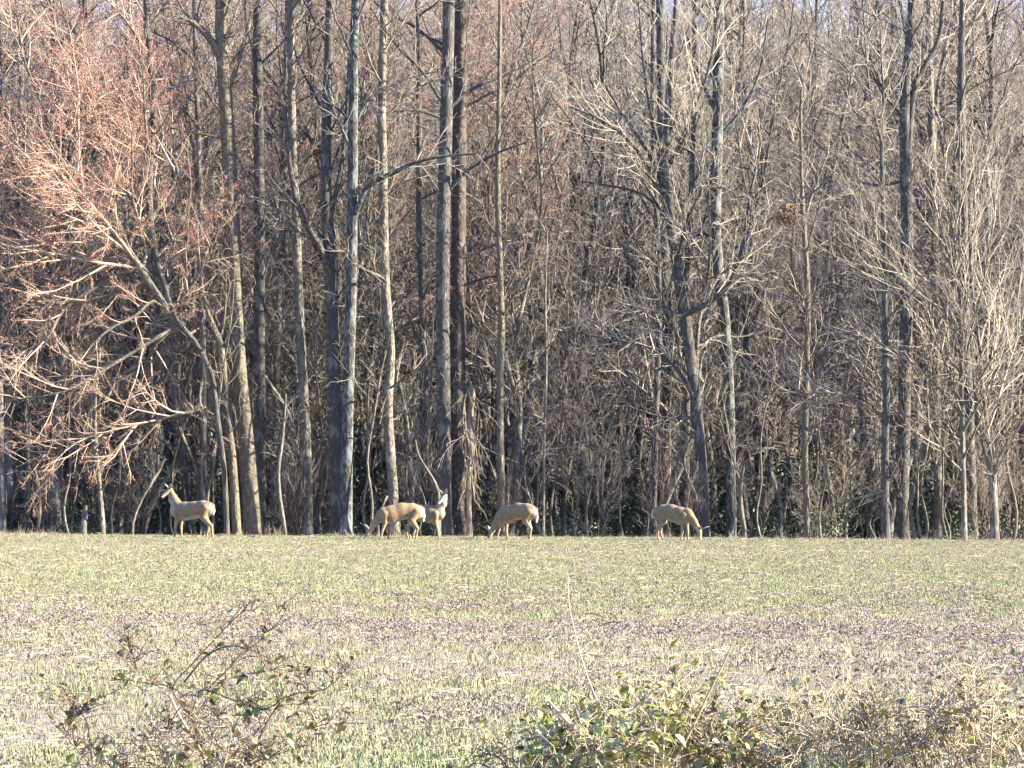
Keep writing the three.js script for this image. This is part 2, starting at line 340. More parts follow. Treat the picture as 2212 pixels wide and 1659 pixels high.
heroTree('black_gum_tree', 'broad black trunk with one bright sunlit edge above the doe looking back', 89,
  [[960, 1100, 32], [958, 900, 32], [956, 700, 31], [957, 500, 30], [961, 350, 29], [966, 150, 27], [969, 0, 26]],
  [taper([[962, 420], [1010, 370], [1080, 330], [1140, 310]], 9, 3), taper([[964, 240], [1020, 190], [1090, 160], [1160, 120]], 9, 3), taper([[964, 260], [900, 240], [820, 250]], 8, 3), taper([[966, 120], [900, 60], [860, 40]], 8, 3)],
  { n: 14, from: 0.45, height: 26, len: [2, 5], tilt: [0.8, 1.3] }, B.dark, TW.dark, 120);
heroTree('brown_tree', 'thick dark brown trunk half hidden behind the broad black trunk', 92,
  [[988, 1080, 34], [988, 800, 34], [990, 550, 33], [992, 300, 31], [996, 0, 28]], [taper([[990, 560], [1040, 540], [1110, 510], [1180, 480]], 8, 3), taper([[992, 620], [1050, 600], [1120, 590]], 7, 3)],
  { n: 12, from: 0.4, height: 26, len: [2, 5], tilt: [0.8, 1.3], buds: 4 }, B.brown, TW.brown, 121, budRose);
heroTree('dead_snag', 'short broken dead trunk hung with vine stems', 88.6,
  [[1014, 1120, 11], [1012, 1030, 12], [1018, 960, 13], [1015, 900, 14], [1021, 850, 11], [1016, 824, 3]],
  [taper([[1014, 835], [1003, 870], [1006, 920], [998, 960], [1008, 1010], [1004, 1060]], 4, 2), taper([[1022, 840], [1034, 890], [1030, 940], [1040, 1000]], 3, 2), taper([[1018, 840], [1030, 835], [1040, 842]], 4, 2), taper([[1020, 850], [1044, 880], [1050, 930], [1046, 980]], 2.5, 1.2), taper([[1018, 838], [1008, 850], [1000, 900], [1004, 950]], 2.5, 1.2), taper([[1022, 860], [1038, 900], [1036, 960], [1028, 1010]], 3, 1.5), taper([[1016, 870], [1010, 930], [1016, 990], [1010, 1040]], 4, 2), taper([[1020, 900], [1026, 960], [1020, 1020], [1026, 1080]], 4, 2), taper([[1018, 832], [1012, 822], [1002, 826]], 2.5, 1.5)],
  { n: 5, from: 0.8, len: [0.25, 0.6], leader: false, levels: 3, den: 2.6, up: -0.25, tilt: [0.8, 1.8], category: 'snag' }, B.snag, TW.tan, 122);
heroTree('dark_tree', 'slender dark trunk with a mossy patch low down, next to the broken snag', 89,
  [[1084, 1120, 16], [1081, 1000, 17], [1080, 850, 15], [1083, 700, 15], [1079, 550, 13], [1075, 400, 12], [1078, 200, 10], [1080, 0, 8]], [taper([[1082, 660], [1110, 600], [1150, 560], [1200, 540]], 7, 2), taper([[1080, 860], [1104, 850], [1130, 840]], 4, 2)],
  { n: 16, from: 0.3, height: 21, len: [1.2, 3], buds: 5 }, B.moss, TW.brown, 123, budRose);
heroTree('pale_sapling', 'thin straight pale sapling above the grazing doe with the hanging tail', 88.3,
  [[1174, 1130, 6], [1176, 950, 6], [1180, 780, 6], [1178, 640, 5], [1182, 500, 4]], [taper([[1180, 760], [1200, 720], [1230, 690]], 3, 1.5)],
  { n: 12, from: 0.3, height: 8.5, len: [0.7, 1.8], category: 'sapling' }, B.pale, TW.cream, 124);
heroTree('spreading_tree', 'spreading tree with dark twin stems and pale fan of branches behind the lone grazing doe', 90,
  [[1520, 1130, 24], [1512, 960, 24], [1503, 860, 24], [1490, 760, 25], [1474, 650, 25], [1455, 530, 24], [1444, 420, 22], [1440, 300, 18], [1448, 150, 14], [1460, 0, 10]],
  [taper([[1478, 680], [1520, 660], [1570, 620], [1600, 540], [1618, 430], [1640, 320]], 14, 5), taper([[1455, 520], [1420, 400], [1370, 320], [1310, 270], [1230, 235]], 12, 3),
    taper([[1448, 450], [1400, 330], [1340, 240], [1290, 150]], 10, 3), taper([[1446, 430], [1410, 270], [1390, 130], [1380, 0]], 10, 4), taper([[1444, 380], [1490, 260], [1530, 150], [1550, 20]], 10, 4),
    taper([[1450, 480], [1390, 420], [1320, 400], [1260, 390]], 8, 3), taper([[1508, 900], [1450, 905], [1390, 890], [1330, 870]], 8, 2), taper([[1510, 920], [1480, 820], [1400, 750], [1320, 735], [1220, 715]], 9, 2), taper([[1514, 960], [1480, 935], [1440, 940]], 6, 2)],
  { n: 16, from: 0.3, height: 20, len: [1.8, 4.4], den: 2.7, tilt: [0.4, 1.0] }, B.dark, TW.cream, 125);
heroTree('dark_tree', 'dark straight trunk just behind the spreading twin stemmed tree', 93,
  [[1438, 1120, 22], [1440, 800, 22], [1436, 500, 21], [1430, 300, 19], [1425, 0, 16]], [], { n: 14, from: 0.4, height: 23, len: [2, 4] }, B.dark, TW.tan, 126);
heroTree('dark_tree', 'slim dark trunk curving beside the spreading twin stemmed tree', 91, [[1412, 1120, 14], [1416, 900, 14], [1424, 700, 13], [1420, 500, 12], [1410, 300, 11], [1412, 0, 9]], [taper([[1422, 640], [1390, 560], [1360, 480]], 6, 2)], { n: 14, from: 0.35, height: 21, len: [1.4, 3.6] }, B.dark, TW.mauve, 143);
heroTree('dark_tree', 'slim dark trunk crossing between the twin stems and the mottled stout trunk', 92, [[1480, 1120, 15], [1484, 900, 15], [1476, 700, 14], [1490, 480, 13], [1498, 250, 11], [1500, 0, 9]], [taper([[1484, 560], [1520, 480], [1535, 380]], 6, 2)], { n: 14, from: 0.35, height: 22, len: [1.4, 3.6] }, B.dark, TW.grey, 144);
heroTree('sycamore_tree', 'stout pale trunk mottled with lichen high above the lone grazing doe', 92,
  [[1579, 1125, 22], [1577, 900, 22], [1566, 700, 24], [1546, 520, 25], [1549, 300, 25], [1552, 80, 24], [1552, 0, 23]], [taper([[1546, 520], [1510, 500], [1470, 520]], 7, 3), taper([[1549, 300], [1600, 240], [1640, 160], [1660, 40]], 9, 4), taper([[1549, 250], [1510, 160], [1480, 60]], 9, 4)],
  { n: 14, from: 0.4, height: 25, len: [2, 5] }, B.lichen, TW.pale, 127);
heroTree('pale_sapling', 'short pale stub of a stem with a bent top by the lone grazing doe', 87.6,
  [[1608, 1150, 10], [1602, 1100, 10], [1600, 1050, 9], [1606, 1010, 5]], [], { n: 3, from: 0.5, len: [0.4, 0.9], leader: false, category: 'sapling' }, B.moss, TW.grey, 128);
heroTree('forked_tree', 'yellowish slim trunk with a bright fork bending over, midway along the dense thicket', 89.5,
  [[1742, 1120, 14], [1738, 960, 14], [1742, 800, 14], [1744, 640, 13], [1737, 500, 11], [1732, 380, 8], [1730, 200, 6]],
  [taper([[1737, 490], [1748, 440], [1765, 395], [1790, 330], [1830, 270], [1870, 215]], 7, 2), taper([[1750, 420], [1775, 400], [1790, 375]], 5, 2), taper([[1740, 880], [1700, 800], [1690, 700]], 4, 2)],
  { n: 20, from: 0.2, height: 14, len: [1.2, 3.2], den: 2.6, limbMat: B.pale }, B.moss, TW.pale, 129);
heroTree('arching_tree', 'dark stem carrying one long pale branch that arches low across the thicket', 88.5,
  [[1914, 1140, 18], [1912, 1000, 17], [1913, 860, 16], [1910, 700, 14], [1911, 560, 12], [1905, 300, 8]],
  [taper([[1912, 905], [1860, 870], [1800, 850], [1740, 850], [1690, 845], [1650, 810], [1624, 765]], 7, 2), taper([[1912, 960], [1860, 930], [1800, 900], [1750, 930]], 4, 2),
    taper([[1913, 1060], [1880, 1070], [1840, 1080], [1800, 1098]], 8, 4), taper([[1912, 1040], [1940, 1020], [1960, 990]], 5, 2), taper([[1912, 880], [1960, 900], [2010, 920], [2050, 925]], 5, 2)],
  { n: 18, from: 0.3, height: 15, len: [1.2, 3.2], den: 2.6, limbMat: B.pale }, B.dark, TW.pale, 130);
heroTree('oak_tree', 'dark trunk dividing into two upright arms high in the canopy over the arching branch', 93,
  [[1950, 1120, 28], [1955, 800, 28], [1960, 550, 27], [1957, 350, 26], [1955, 200, 22], [1966, 60, 18], [1970, 0, 16]],
  [taper([[1958, 400], [1978, 180], [2000, 140], [2030, 80], [2040, 0]], 15, 9), taper([[1956, 390], [1900, 400], [1850, 390]], 8, 3), taper([[1957, 260], [1910, 200], [1880, 120]], 8, 3)],
  { n: 12, from: 0.5, height: 25, len: [2, 5] }, B.dark, TW.grey, 131);
heroTree('tulip_tree', 'pale sunlit trunk high in the canopy beside the dark two armed oak', 95,
  [[2025, 1100, 18], [2022, 700, 17], [2016, 400, 16], [2010, 200, 16], [2009, 0, 14]], [taper([[2012, 260], [2040, 230], [2070, 215]], 6, 2)], { n: 12, from: 0.5, height: 25, len: [1.5, 4] }, B.pale, TW.tan, 132);
heroTree('brushy_tree', 'young tree like an upturned broom with many pale upswept shoots', 87.8,
  [[2082, 1135, 13], [2080, 1000, 12], [2077, 800, 10], [2074, 600, 8], [2072, 400, 5], [2075, 240, 3]],
  [[[2079, 880], [2030, 760], [1960, 640], [1890, 590], [1850, 560]], [[2078, 760], [2020, 620], [1950, 500], [1910, 430]], [[2076, 640], [2040, 520], [2010, 400], [2000, 330]], [[2078, 800], [2120, 640], [2150, 480], [2160, 380]],
    [[2077, 700], [2100, 540], [2110, 400], [2125, 290]], [[2080, 900], [1990, 800], [1890, 740], [1820, 730]], [[2078, 740], [2000, 640], [1910, 560], [1870, 480]], [[2080, 880], [2150, 760], [2200, 640], [2230, 520]], [[2076, 600], [2050, 450], [2040, 330], [2045, 230]]].map(L => taper(L, 5, 1.5)),
  { n: 20, from: 0.15, to: 0.85, height: 12, len: [1.8, 3.6], tilt: [0.35, 0.95], wob: 0.3, up: 0.07, ang: 0.5, den: 2.1 }, B.pale, TW.cream, 133);
heroTree('pollard_tree', 'stubby tree with a knotted head and two stems rising from it', 88.6,
  [[2148, 1145, 20], [2146, 1080, 19], [2142, 1025, 18]],
  [taper([[2142, 1030], [2134, 960], [2122, 860], [2110, 740], [2095, 640], [2085, 500]], 11, 5), taper([[2140, 1030], [2120, 940], [2105, 830], [2095, 700]], 8, 4), taper([[2144, 1030], [2160, 980], [2180, 940]], 7, 3), taper([[2142, 1030], [2125, 1010], [2112, 1000]], 6, 3), taper([[2143, 1032], [2150, 1010], [2170, 1000]], 6, 3)],
  { n: 5, from: 0.75, len: [0.8, 2], leader: false }, B.grey, TW.pale, 134);
heroTree('dark_tree', 'dark trunk behind the stubby knotted tree', 92, [[2098, 1120, 24], [2094, 900, 24], [2085, 700, 23], [2080, 500, 21], [2075, 200, 18]], [], { n: 12, from: 0.35, height: 21, len: [1.5, 4] }, B.dark, TW.tan, 135);
heroTree('leaning_tree', 'sloping pale bare pole rising behind the head of the alert deer', 87.5, [[288, 1130, 5], [306, 1080, 6], [326, 1046, 7], [342, 1018, 7], [356, 990, 4]], [], { n: 2, from: 0.6, len: [0.3, 0.8], leader: false, category: 'sapling' }, B.pale, TW.grey, 136);
heroTree('pale_sapling', 'slim pale stem with a side fork, standing in the dark beneath the sweeping limbs', 88,
  [[222, 1145, 11], [214, 1060, 11], [206, 960, 10], [205, 860, 8]], [taper([[215, 1060], [240, 1040], [256, 1020]], 4, 2)], { n: 6, from: 0.4, height: 8, len: [0.6, 1.6], category: 'sapling' }, B.pale, TW.grey, 137);
heroTree('grey_tree', 'grey trunk beneath the outermost ends of the sweeping maple limbs', 88.5, [[8, 1145, 16], [5, 1000, 16], [0, 800, 15], [-8, 400, 13]], [], { n: 10, from: 0.35, height: 19, len: [1.5, 3.5], buds: 9 }, B.grey, TW.tan, 138, budRed);
heroTree('stump', 'short broken stump standing in the shade under the maple', 87.6, [[182, 1148, 13], [182, 1110, 12], [184, 1092, 8]], [], { n: 0, leader: false, category: 'stump' }, B.grey, TW.grey, 139);
heroTree('dead_pole', 'bare crooked dead stick leaning above the back of the grazing doe', 84, [[947, 1075, 8], [944, 1055, 8], [935, 1035, 7], [918, 1008, 6], [903, 980, 5], [897, 950, 3]], [], { n: 0, leader: false, category: 'dead branch' }, B.pale, TW.cream, 140);
heroTree('dead_pole', 'short pale dead stick standing by the shoulder of the grazing doe', 84, [[817, 1120, 5], [822, 1105, 5], [830, 1085, 5], [836, 1072, 6]], [], { n: 0, leader: false, category: 'dead branch' }, B.pale, TW.cream, 141);
heroTree('weed_stalk', 'single curved pale stalk sprouting at the field edge before the arching branch', 84, [[1896, 1166, 4], [1884, 1150, 4], [1879, 1135, 4], [1880, 1120, 3]], [], { n: 0, leader: false, category: 'weed' }, B.pale, TW.cream, 142);

{
  const p = at(1700, 466, 89.3), g = thing('leaf_clump', 'rusty clump of dead leaves caught high in the branches by the bright forked trunk', 'leaf clump', p), R = rng(360), b = new Buf(), tw = new Buf();
  for (let k = 0; k < 420; k++) { const r = 0.34 * Math.cbrt(R()), a = R() * 6.283, e = Math.acos(2 * R() - 1), c = V(r * Math.sin(e) * Math.cos(a) * 1.1, r * Math.cos(e), r * Math.sin(e) * Math.sin(a)); b.bud(c, 0.035 + 0.03 * R(), R); }
  for (let k = 0; k < 14; k++) tw.tube([V((R() - 0.5) * 0.3, -0.1, (R() - 0.5) * 0.3), V((R() - 0.5) * 0.6, 0.1, (R() - 0.5) * 0.4), V((R() - 0.2) * 1.4, (R() - 0.5) * 1.2, (R() - 0.5) * 0.6)], [0.012, 0.010, 0.006], 4);
  const l = mesh('dead_leaves', b.geo(), std(col(0.34, 0.19, 0.11), 0.9), g); l.userData.kind = 'stuff'; mesh('twigs', tw.geo(), TW.brown, g);
}
// look-alike trees that fill the wood: one of each kind is built, the rest are copies
function protoTree(seed, H, r, opt, bend = 0.6) {
  const R = rng(seed), pts = [], rad = [], n = 8; let x = 0, z = 0;
  for (let k = 0; k <= n; k++) { pts.push(V(x, H * k / n - (k ? 0 : 0.05), z)); rad.push(Math.max(0.008, r * (1 - 0.92 * (k / n) ** 1.2))); x += (R() - 0.5) * bend * H / n * 0.5; z += (R() - 0.5) * bend * H / n * 0.5; }
  return { pts, rad, opt, seed };
}
const kinds = [
  { name: 'tall_tree', label: 'tall grey barked tree', group: 'tall grey trees filling the wood', cat: 'tree', bark: B.grey, twig: TW.tan, n: 26, z: [-94, -118], p: [protoTree(201, 23, 0.16, { n: 40, from: 0.26, len: [2, 5.5], den: 2.7 }, 1.0), protoTree(202, 21, 0.13, { n: 40, from: 0.26, len: [1.8, 5], den: 2.7 }, 1.3)] },
  { name: 'dark_trunk_tree', label: 'dark barked tree with brown twigs', group: 'dark trees filling the wood', cat: 'tree', bark: B.dark, twig: TW.brown, n: 22, z: [-93, -116], p: [protoTree(211, 22, 0.18, { n: 36, from: 0.24, len: [2, 5.5], den: 2.6 }, 0.8), protoTree(212, 20, 0.12, { n: 36, from: 0.22, len: [1.6, 4.6], den: 2.6 }, 1.1)] },
  { name: 'pale_tree', label: 'slim cream barked tree', group: 'slim pale trees filling the wood', cat: 'tree', bark: B.pale, twig: TW.cream, n: 36, z: [-89.5, -110], p: [protoTree(221, 16, 0.085, { n: 26, from: 0.22, len: [1.3, 3.8], tilt: [0.35, 1.1], den: 2.5 }, 1.2), protoTree(222, 13, 0.07, { n: 26, from: 0.22, len: [1.2, 3.6], tilt: [0.35, 1.1], den: 2.6 }, 1.6)] },
  { name: 'crooked_tree', label: 'crooked spreading tree', group: 'crooked trees along the wood edge', cat: 'tree', bark: B.grey, twig: TW.pale, n: 34, z: [-91.5, -108], p: [protoTree(251, 13, 0.10, { n: 24, from: 0.24, len: [2, 5], tilt: [0.6, 1.35], den: 2.6, wob: 0.55, up: 0.08 }, 2.0), protoTree(252, 11, 0.085, { n: 22, from: 0.26, len: [2, 4.6], tilt: [0.6, 1.4], den: 2.7, wob: 0.6, up: 0.06 }, 2.2)] },
  { name: 'budding_tree', label: 'slim tree tinted with red buds', group: 'red budding trees inside the wood', cat: 'tree', bark: B.grey, twig: TW.salmon, n: 18, xr: [-1, 0.2], z: [-90.5, -106], p: [protoTree(261, 20, 0.10, { n: 26, from: 0.4, len: [1.8, 4.6], den: 2.5, buds: 13 }, 1.2), protoTree(262, 17, 0.09, { n: 24, from: 0.4, len: [1.6, 4.2], den: 2.5, buds: 12 }, 1.5)] },
  { name: 'sapling', label: 'thin whippy sapling', group: 'saplings along the wood edge', cat: 'sapling', bark: B.pale, twig: TW.tan, n: 90, z: [-87.6, -98], p: [protoTree(231, 8, 0.036, { n: 18, from: 0.25, len: [0.8, 2.2], tilt: [0.4, 1.1], den: 2.6 }, 1.2), protoTree(232, 5.5, 0.028, { n: 16, from: 0.25, len: [0.7, 1.9], tilt: [0.5, 1.3], den: 2.6 }, 1.4), protoTree(233, 10, 0.045, { n: 20, from: 0.28, len: [0.9, 2.6], tilt: [0.4, 1.0], den: 2.5 }, 1.0)] },
  { name: 'bare_shrub', label: 'low shrub of fine brown twigs', group: 'brown shrubs at the foot of the wood', cat: 'shrub', bark: B.brown, twig: TW.brown, n: 26, z: [-87.6, -96], p: [protoTree(241, 2.4, 0.02, { n: 20, from: 0.02, len: [0.8, 1.9], tilt: [0.1, 0.9], den: 4.2, wob: 0.3, ang: 0.5, thin: 0.75 }, 1), protoTree(242, 3.2, 0.024, { n: 22, from: 0.02, len: [0.9, 2.2], tilt: [0.1, 0.8], den: 4, wob: 0.3, ang: 0.5, thin: 0.75 }, 1)] },
];
const farGeo = [], MARKS = [];
for (const o of scene.children) if (o.userData.short) MARKS.push([o.position.x / -o.position.z, o.position.z, o.userData.short]);
function relate(x, z) {
  let best = null, bd = 9; for (const m of MARKS) { const d = Math.abs(m[0] - x / -z); if (d < bd) { bd = d; best = m; } }
  return (bd * -z > 0.7 ? 'beside ' : z < best[1] ? 'behind ' : 'in front of ') + best[2];
}
{
  const R = rng(77);
  for (const k of kinds) {
    const made = k.p.map(p => plantTree(k.name, k.label, k.cat, V(0, 0, 0), p.pts, p.rad, [], { ...p.opt, joined: true }, k.bark, k.twig, p.seed, k.group));
    for (let i = 0; i < k.n; i++) {
      const src = made[i % made.length]; let o = src;
      if (i >= made.length) { o = src.clone(); o.name = numbered(k.name); scene.add(o); }
      const z = lerp(k.z[0], k.z[1], Math.pow((Math.floor(i / 2) * 2 + R() * 2) / k.n, 0.9)), w = -z * 0.172, u = (i * 0.618 + 0.13 * R()) % 1, x = k.xr ? w * lerp(k.xr[0], k.xr[1], u ** 1.25) : lerp(-w, w, u);
      o.position.set(x, ground(x, z), z); o.rotation.y = R() * 6.283; const s = 0.82 + 0.4 * R(); o.scale.set(s, s * (0.9 + 0.2 * R()), s);
      if (i >= made.length) { const pal = k.cat === 'shrub' ? [TW.brown, TW.grey, TW.tan] : k.name === 'dark_trunk_tree' ? [TW.brown, TW.dark, TW.grey] : k.xr ? [TW.salmon, TW.mauve] : [k.twig, TW.pale, TW.grey, TW.mauve, TW.tan]; const m = pal[Math.floor(R() * pal.length)]; for (const c of o.children) if (c.name === 'crown') c.material = m; }
      o.userData = { label: (s > 1.09 ? 'larger ' : s < 0.93 ? 'smaller ' : '') + k.label + ' ' + relate(x, z), category: k.cat, group: k.group };
    }
    if (!k.xr) made.forEach(m => farGeo.push([m, k]));
  }
}
// the deep wood behind and beside: nobody could count it
{
  const R = rng(88), far = new THREE.Group(); far.name = 'distant_wood'; scene.add(far);
  tag(far, 'deep mass of bare trees behind the wood edge', 'woodland', null, 'stuff');
  const M4 = new THREE.Matrix4(), Q = new THREE.Quaternion(), E = new THREE.Euler();
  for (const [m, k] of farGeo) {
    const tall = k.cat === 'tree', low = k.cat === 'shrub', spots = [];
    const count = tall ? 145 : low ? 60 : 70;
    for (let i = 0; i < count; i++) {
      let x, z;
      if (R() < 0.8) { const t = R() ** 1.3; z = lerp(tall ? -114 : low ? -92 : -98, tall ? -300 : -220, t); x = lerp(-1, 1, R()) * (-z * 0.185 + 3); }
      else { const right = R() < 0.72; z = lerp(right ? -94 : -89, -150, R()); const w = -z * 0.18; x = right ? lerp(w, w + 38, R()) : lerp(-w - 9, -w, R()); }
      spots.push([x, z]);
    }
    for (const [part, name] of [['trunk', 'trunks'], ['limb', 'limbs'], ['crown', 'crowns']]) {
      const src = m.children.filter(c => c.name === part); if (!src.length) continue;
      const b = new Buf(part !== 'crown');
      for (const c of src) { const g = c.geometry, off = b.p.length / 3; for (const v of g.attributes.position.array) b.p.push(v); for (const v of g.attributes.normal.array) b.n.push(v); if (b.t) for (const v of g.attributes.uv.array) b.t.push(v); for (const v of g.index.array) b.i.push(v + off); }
      const im = new THREE.InstancedMesh(b.geo(), part === 'crown' ? (k.name === 'dark_trunk_tree' ? TW.tan : k.twig) : k.bark, spots.length); im.name = name; im.castShadow = im.receiveShadow = true; im.userData.kind = 'stuff';  // far dark trees get paler tan twigs, standing in for haze
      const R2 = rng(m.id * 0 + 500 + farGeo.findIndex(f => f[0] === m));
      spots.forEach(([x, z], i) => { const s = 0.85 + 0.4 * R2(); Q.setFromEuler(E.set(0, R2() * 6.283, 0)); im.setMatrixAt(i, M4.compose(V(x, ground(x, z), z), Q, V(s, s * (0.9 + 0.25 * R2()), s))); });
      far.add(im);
    }
  }
  // evergreen undergrowth: low stems with small dark leaves
  const U = rng(91), b = new Buf();
  for (let k = 0; k < 46; k++) {
    const a = U() * 6.283, l = 0.8 + 1.3 * U(), t = 0.15 + 0.7 * U(), d = V(Math.cos(a) * Math.sin(t), Math.cos(t), Math.sin(a) * Math.sin(t)), p = V((U() - 0.5) * 0.6, 0, (U() - 0.5) * 0.6);
    for (let q = 0; q < 26; q++) {
      const c = p.clone().addScaledVector(d, l * (0.15 + 0.85 * U())).add(V((U() - 0.5) * 0.3, (U() - 0.5) * 0.3, (U() - 0.5) * 0.3)), e = V(U() - 0.5, U() - 0.5, U() - 0.5).normalize(), f = V(U() - 0.5, U() - 0.5, U() - 0.5).cross(e).normalize(), s = 0.03 + 0.03 * U();
      const t0 = c.clone().addScaledVector(e, s * 1.3), t1 = c.clone().addScaledVector(e, -s * 1.3), l0 = c.clone().addScaledVector(f, s * 0.6), l1 = c.clone().addScaledVector(f, -s * 0.6);
      b.tri(t0, l0, t1).tri(t0, t1, l1);
    }
  }
  const im = new THREE.InstancedMesh(b.geo(), std(col(0.12, 0.14, 0.08), 0.6), 330); im.name = numbered('undergrowth'); im.castShadow = im.receiveShadow = true;
  for (let i = 0; i < 330; i++) { const z = lerp(-90, -128, U()), w = -z * 0.19, x = lerp(-w, w, U()), s = 0.35 + 0.75 * U() * U() + 1.4 * smooth(-92, -101, z) * U(); Q.setFromEuler(E.set(0, U() * 6.283, 0)); im.setMatrixAt(i, M4.compose(V(x, ground(x, z), z), Q, V(s, s, s))); }  // deeper clumps are added and made taller to darken the low wood
  tag(im, 'dark evergreen undergrowth between the tree feet, partly added to darken the wood', 'undergrowth', null, 'stuff'); scene.add(im);
}

// ---------------------------------------------------------------- stubble, weeds and straw of the field
{
  const R = rng(300), M4 = new THREE.Matrix4(), Q = new THREE.Quaternion(), E = new THREE.Euler(), C = new THREE.Color();
  const stub = (seed, n) => { const r = rng(seed), b = new Buf(); for (let k = 0; k < n; k++) { const p = V((r() - 0.5) * 0.16, -0.01, (r() - 0.5) * 0.16), h = 0.03 + 0.075 * r() * r() * r() + 0.03 * r(), d = V((r() - 0.5) * 0.7 + 0.22, 1, (r() - 0.5) * 0.6).normalize(), w = 0.002 + 0.0024 * r(); const q = p.clone().addScaledVector(d, h * 0.6), e = p.clone().addScaledVector(d, h).add(V((r() - 0.5) * 0.02, 0, (r() - 0.5) * 0.02)); b.tube([p, q, e], [w, w * 0.9, w * 0.6], 3); } return b.geo(); };
  const blades = (seed, n, h0, sp, wd) => { const r = rng(seed), b = new Buf(); for (let k = 0; k < n; k++) { const a = r() * 6.283, p = V((r() - 0.5) * sp, -0.01, (r() - 0.5) * sp), h = h0 * (0.5 + 0.8 * r()), out = h * (0.2 + 0.7 * r()), c = V(Math.cos(a), 0, Math.sin(a)), w = V(-c.z, 0, c.x).multiplyScalar(wd * (0.6 + 0.8 * r())); const m = p.clone().addScaledVector(c, out * 0.4).add(V(0, h * 0.7, 0)), e = p.clone().addScaledVector(c, out).add(V(0, h, 0)); const p0 = p.clone().add(w), p1 = p.clone().sub(w), m0 = m.clone().addScaledVector(w, 0.7), m1 = m.clone().addScaledVector(w, -0.7); b.tri(p0, p1, m0).tri(p1, m1, m0).tri(m0, m1, e); } return b.geo(); };
  const litter = (seed, n) => { const r = rng(seed), b = new Buf(); for (let k = 0; k < n; k++) { const a = r() * 6.283, l = 0.05 + 0.13 * r(), d = V(Math.cos(a), (r() - 0.4) * 0.35, Math.sin(a)), p = V((r() - 0.5) * 0.3, 0.012 + 0.02 * r(), (r() - 0.5) * 0.3), w = 0.0025 + 0.003 * r(); b.tube([p, p.clone().addScaledVector(d, l / 2).add(V(0, 0.008, 0)), p.clone().addScaledVector(d, l)], [w, w, w * 0.7], 3); } return b.geo(); };
  const bloom = seed => { const r = rng(seed), b = new Buf(); for (let k = 0; k < 26; k++) b.bud(V((r() - 0.5) * 0.16, 0.015 + 0.065 * r(), (r() - 0.5) * 0.16), 0.007 + 0.008 * r(), r); return b.geo(); };
  const straw = std(col(0.53, 0.445, 0.315), 0.85), leafy = std(0xffffff, 0.7), flower = std(0xffffff, 0.8);
  const sets = [
    ['stubble', 'pale cut straw stubble standing all over the field', [stub(1, 5), stub(2, 6), stub(3, 4), stub(4, 5)], straw, 30, (b, C) => { if (R() < 0.25 * b.purple || R() > 0.35 + 1.0 * b.row) return false; const t = 0.62 + 0.36 * R(); C.setRGB(t, t * (0.97 + 0.05 * R()), t * (0.86 + 0.2 * R())); return true; }],
    ['grass', 'short green and yellowing weeds between the stubble', [blades(11, 14, 0.042, 0.18, 0.0032), blades(12, 16, 0.052, 0.2, 0.0035), blades(13, 12, 0.034, 0.22, 0.0045)], leafy, 85, (b, C) => { if (R() > 0.32 + 0.68 * b.green) return false; const t = 0.8 + 0.5 * R(), y = 0.14 + 0.8 * R() * (1 - 0.4 * b.green); C.setRGB(t * lerp(0.235, 0.40, y), t * lerp(0.30, 0.345, y), t * lerp(0.10, 0.19, y)); return true; }],
    ['straw_litter', 'loose broken straw lying over the field', [litter(21, 7), litter(22, 8), litter(23, 6)], straw, 2.5, (b, C) => { const t = 0.5 + 0.65 * R(); C.setRGB(t, t * 0.97, t * 0.9); return true; }],
    ['flower_cover', 'low purple flowering weeds in drifts over the field', [bloom(31), bloom(32), bloom(33)], flower, 60, (b, C) => { if (R() > 0.05 + 0.85 * b.purple) return false; const t = 0.85 + 0.3 * R(), g = R(); if (g < 0.55) C.setRGB(0.34 * t, 0.265 * t, 0.19 * t); else if (g < 0.94) C.setRGB(0.36 * t, 0.26 * t, 0.24 * t); else C.setRGB(0.44 * t, 0.30 * t, 0.36 * t); return true; }],
  ];
  for (const [name, label, geos, m, per, keep] of sets) {
    const lists = geos.map(() => []);
    for (let z = -13; z > FIELD_END - 1.4; z -= 0.5) {
      const w = -z * 0.178 + 1.6, k = per * w; // per square metre, half-metre strips
      for (let i = 0; i < k; i++) {
        const x = lerp(-w, w, R()), zz = z - 0.5 * R();
        if (!keep(FIELD_BITS(x, zz), C)) continue;
        const s = 0.75 + 0.55 * R();
        lists[Math.floor(R() * geos.length)].push([x, zz, s, R(), C.r, C.g, C.b]);
      }
    }
    const g = new THREE.Group(); g.name = numbered(name); scene.add(g); tag(g, label, 'ground cover', null, 'stuff');
    lists.forEach((L, q) => {
      const im = new THREE.InstancedMesh(geos[q], m, L.length); im.name = 'patch'; im.castShadow = im.receiveShadow = true; im.userData.kind = 'stuff';
      L.forEach(([x, z, s, a, r, gg, bb], i) => { Q.setFromEuler(E.set(0, name === 'stubble' ? (a - 0.5) * 1.6 : a * 6.283, 0)); im.setMatrixAt(i, M4.compose(V(x, ground(x, z), z), Q, V(s, s, s))); im.setColorAt(i, C.setRGB(r, gg, bb)); });
      g.add(im);
    });
  }
}

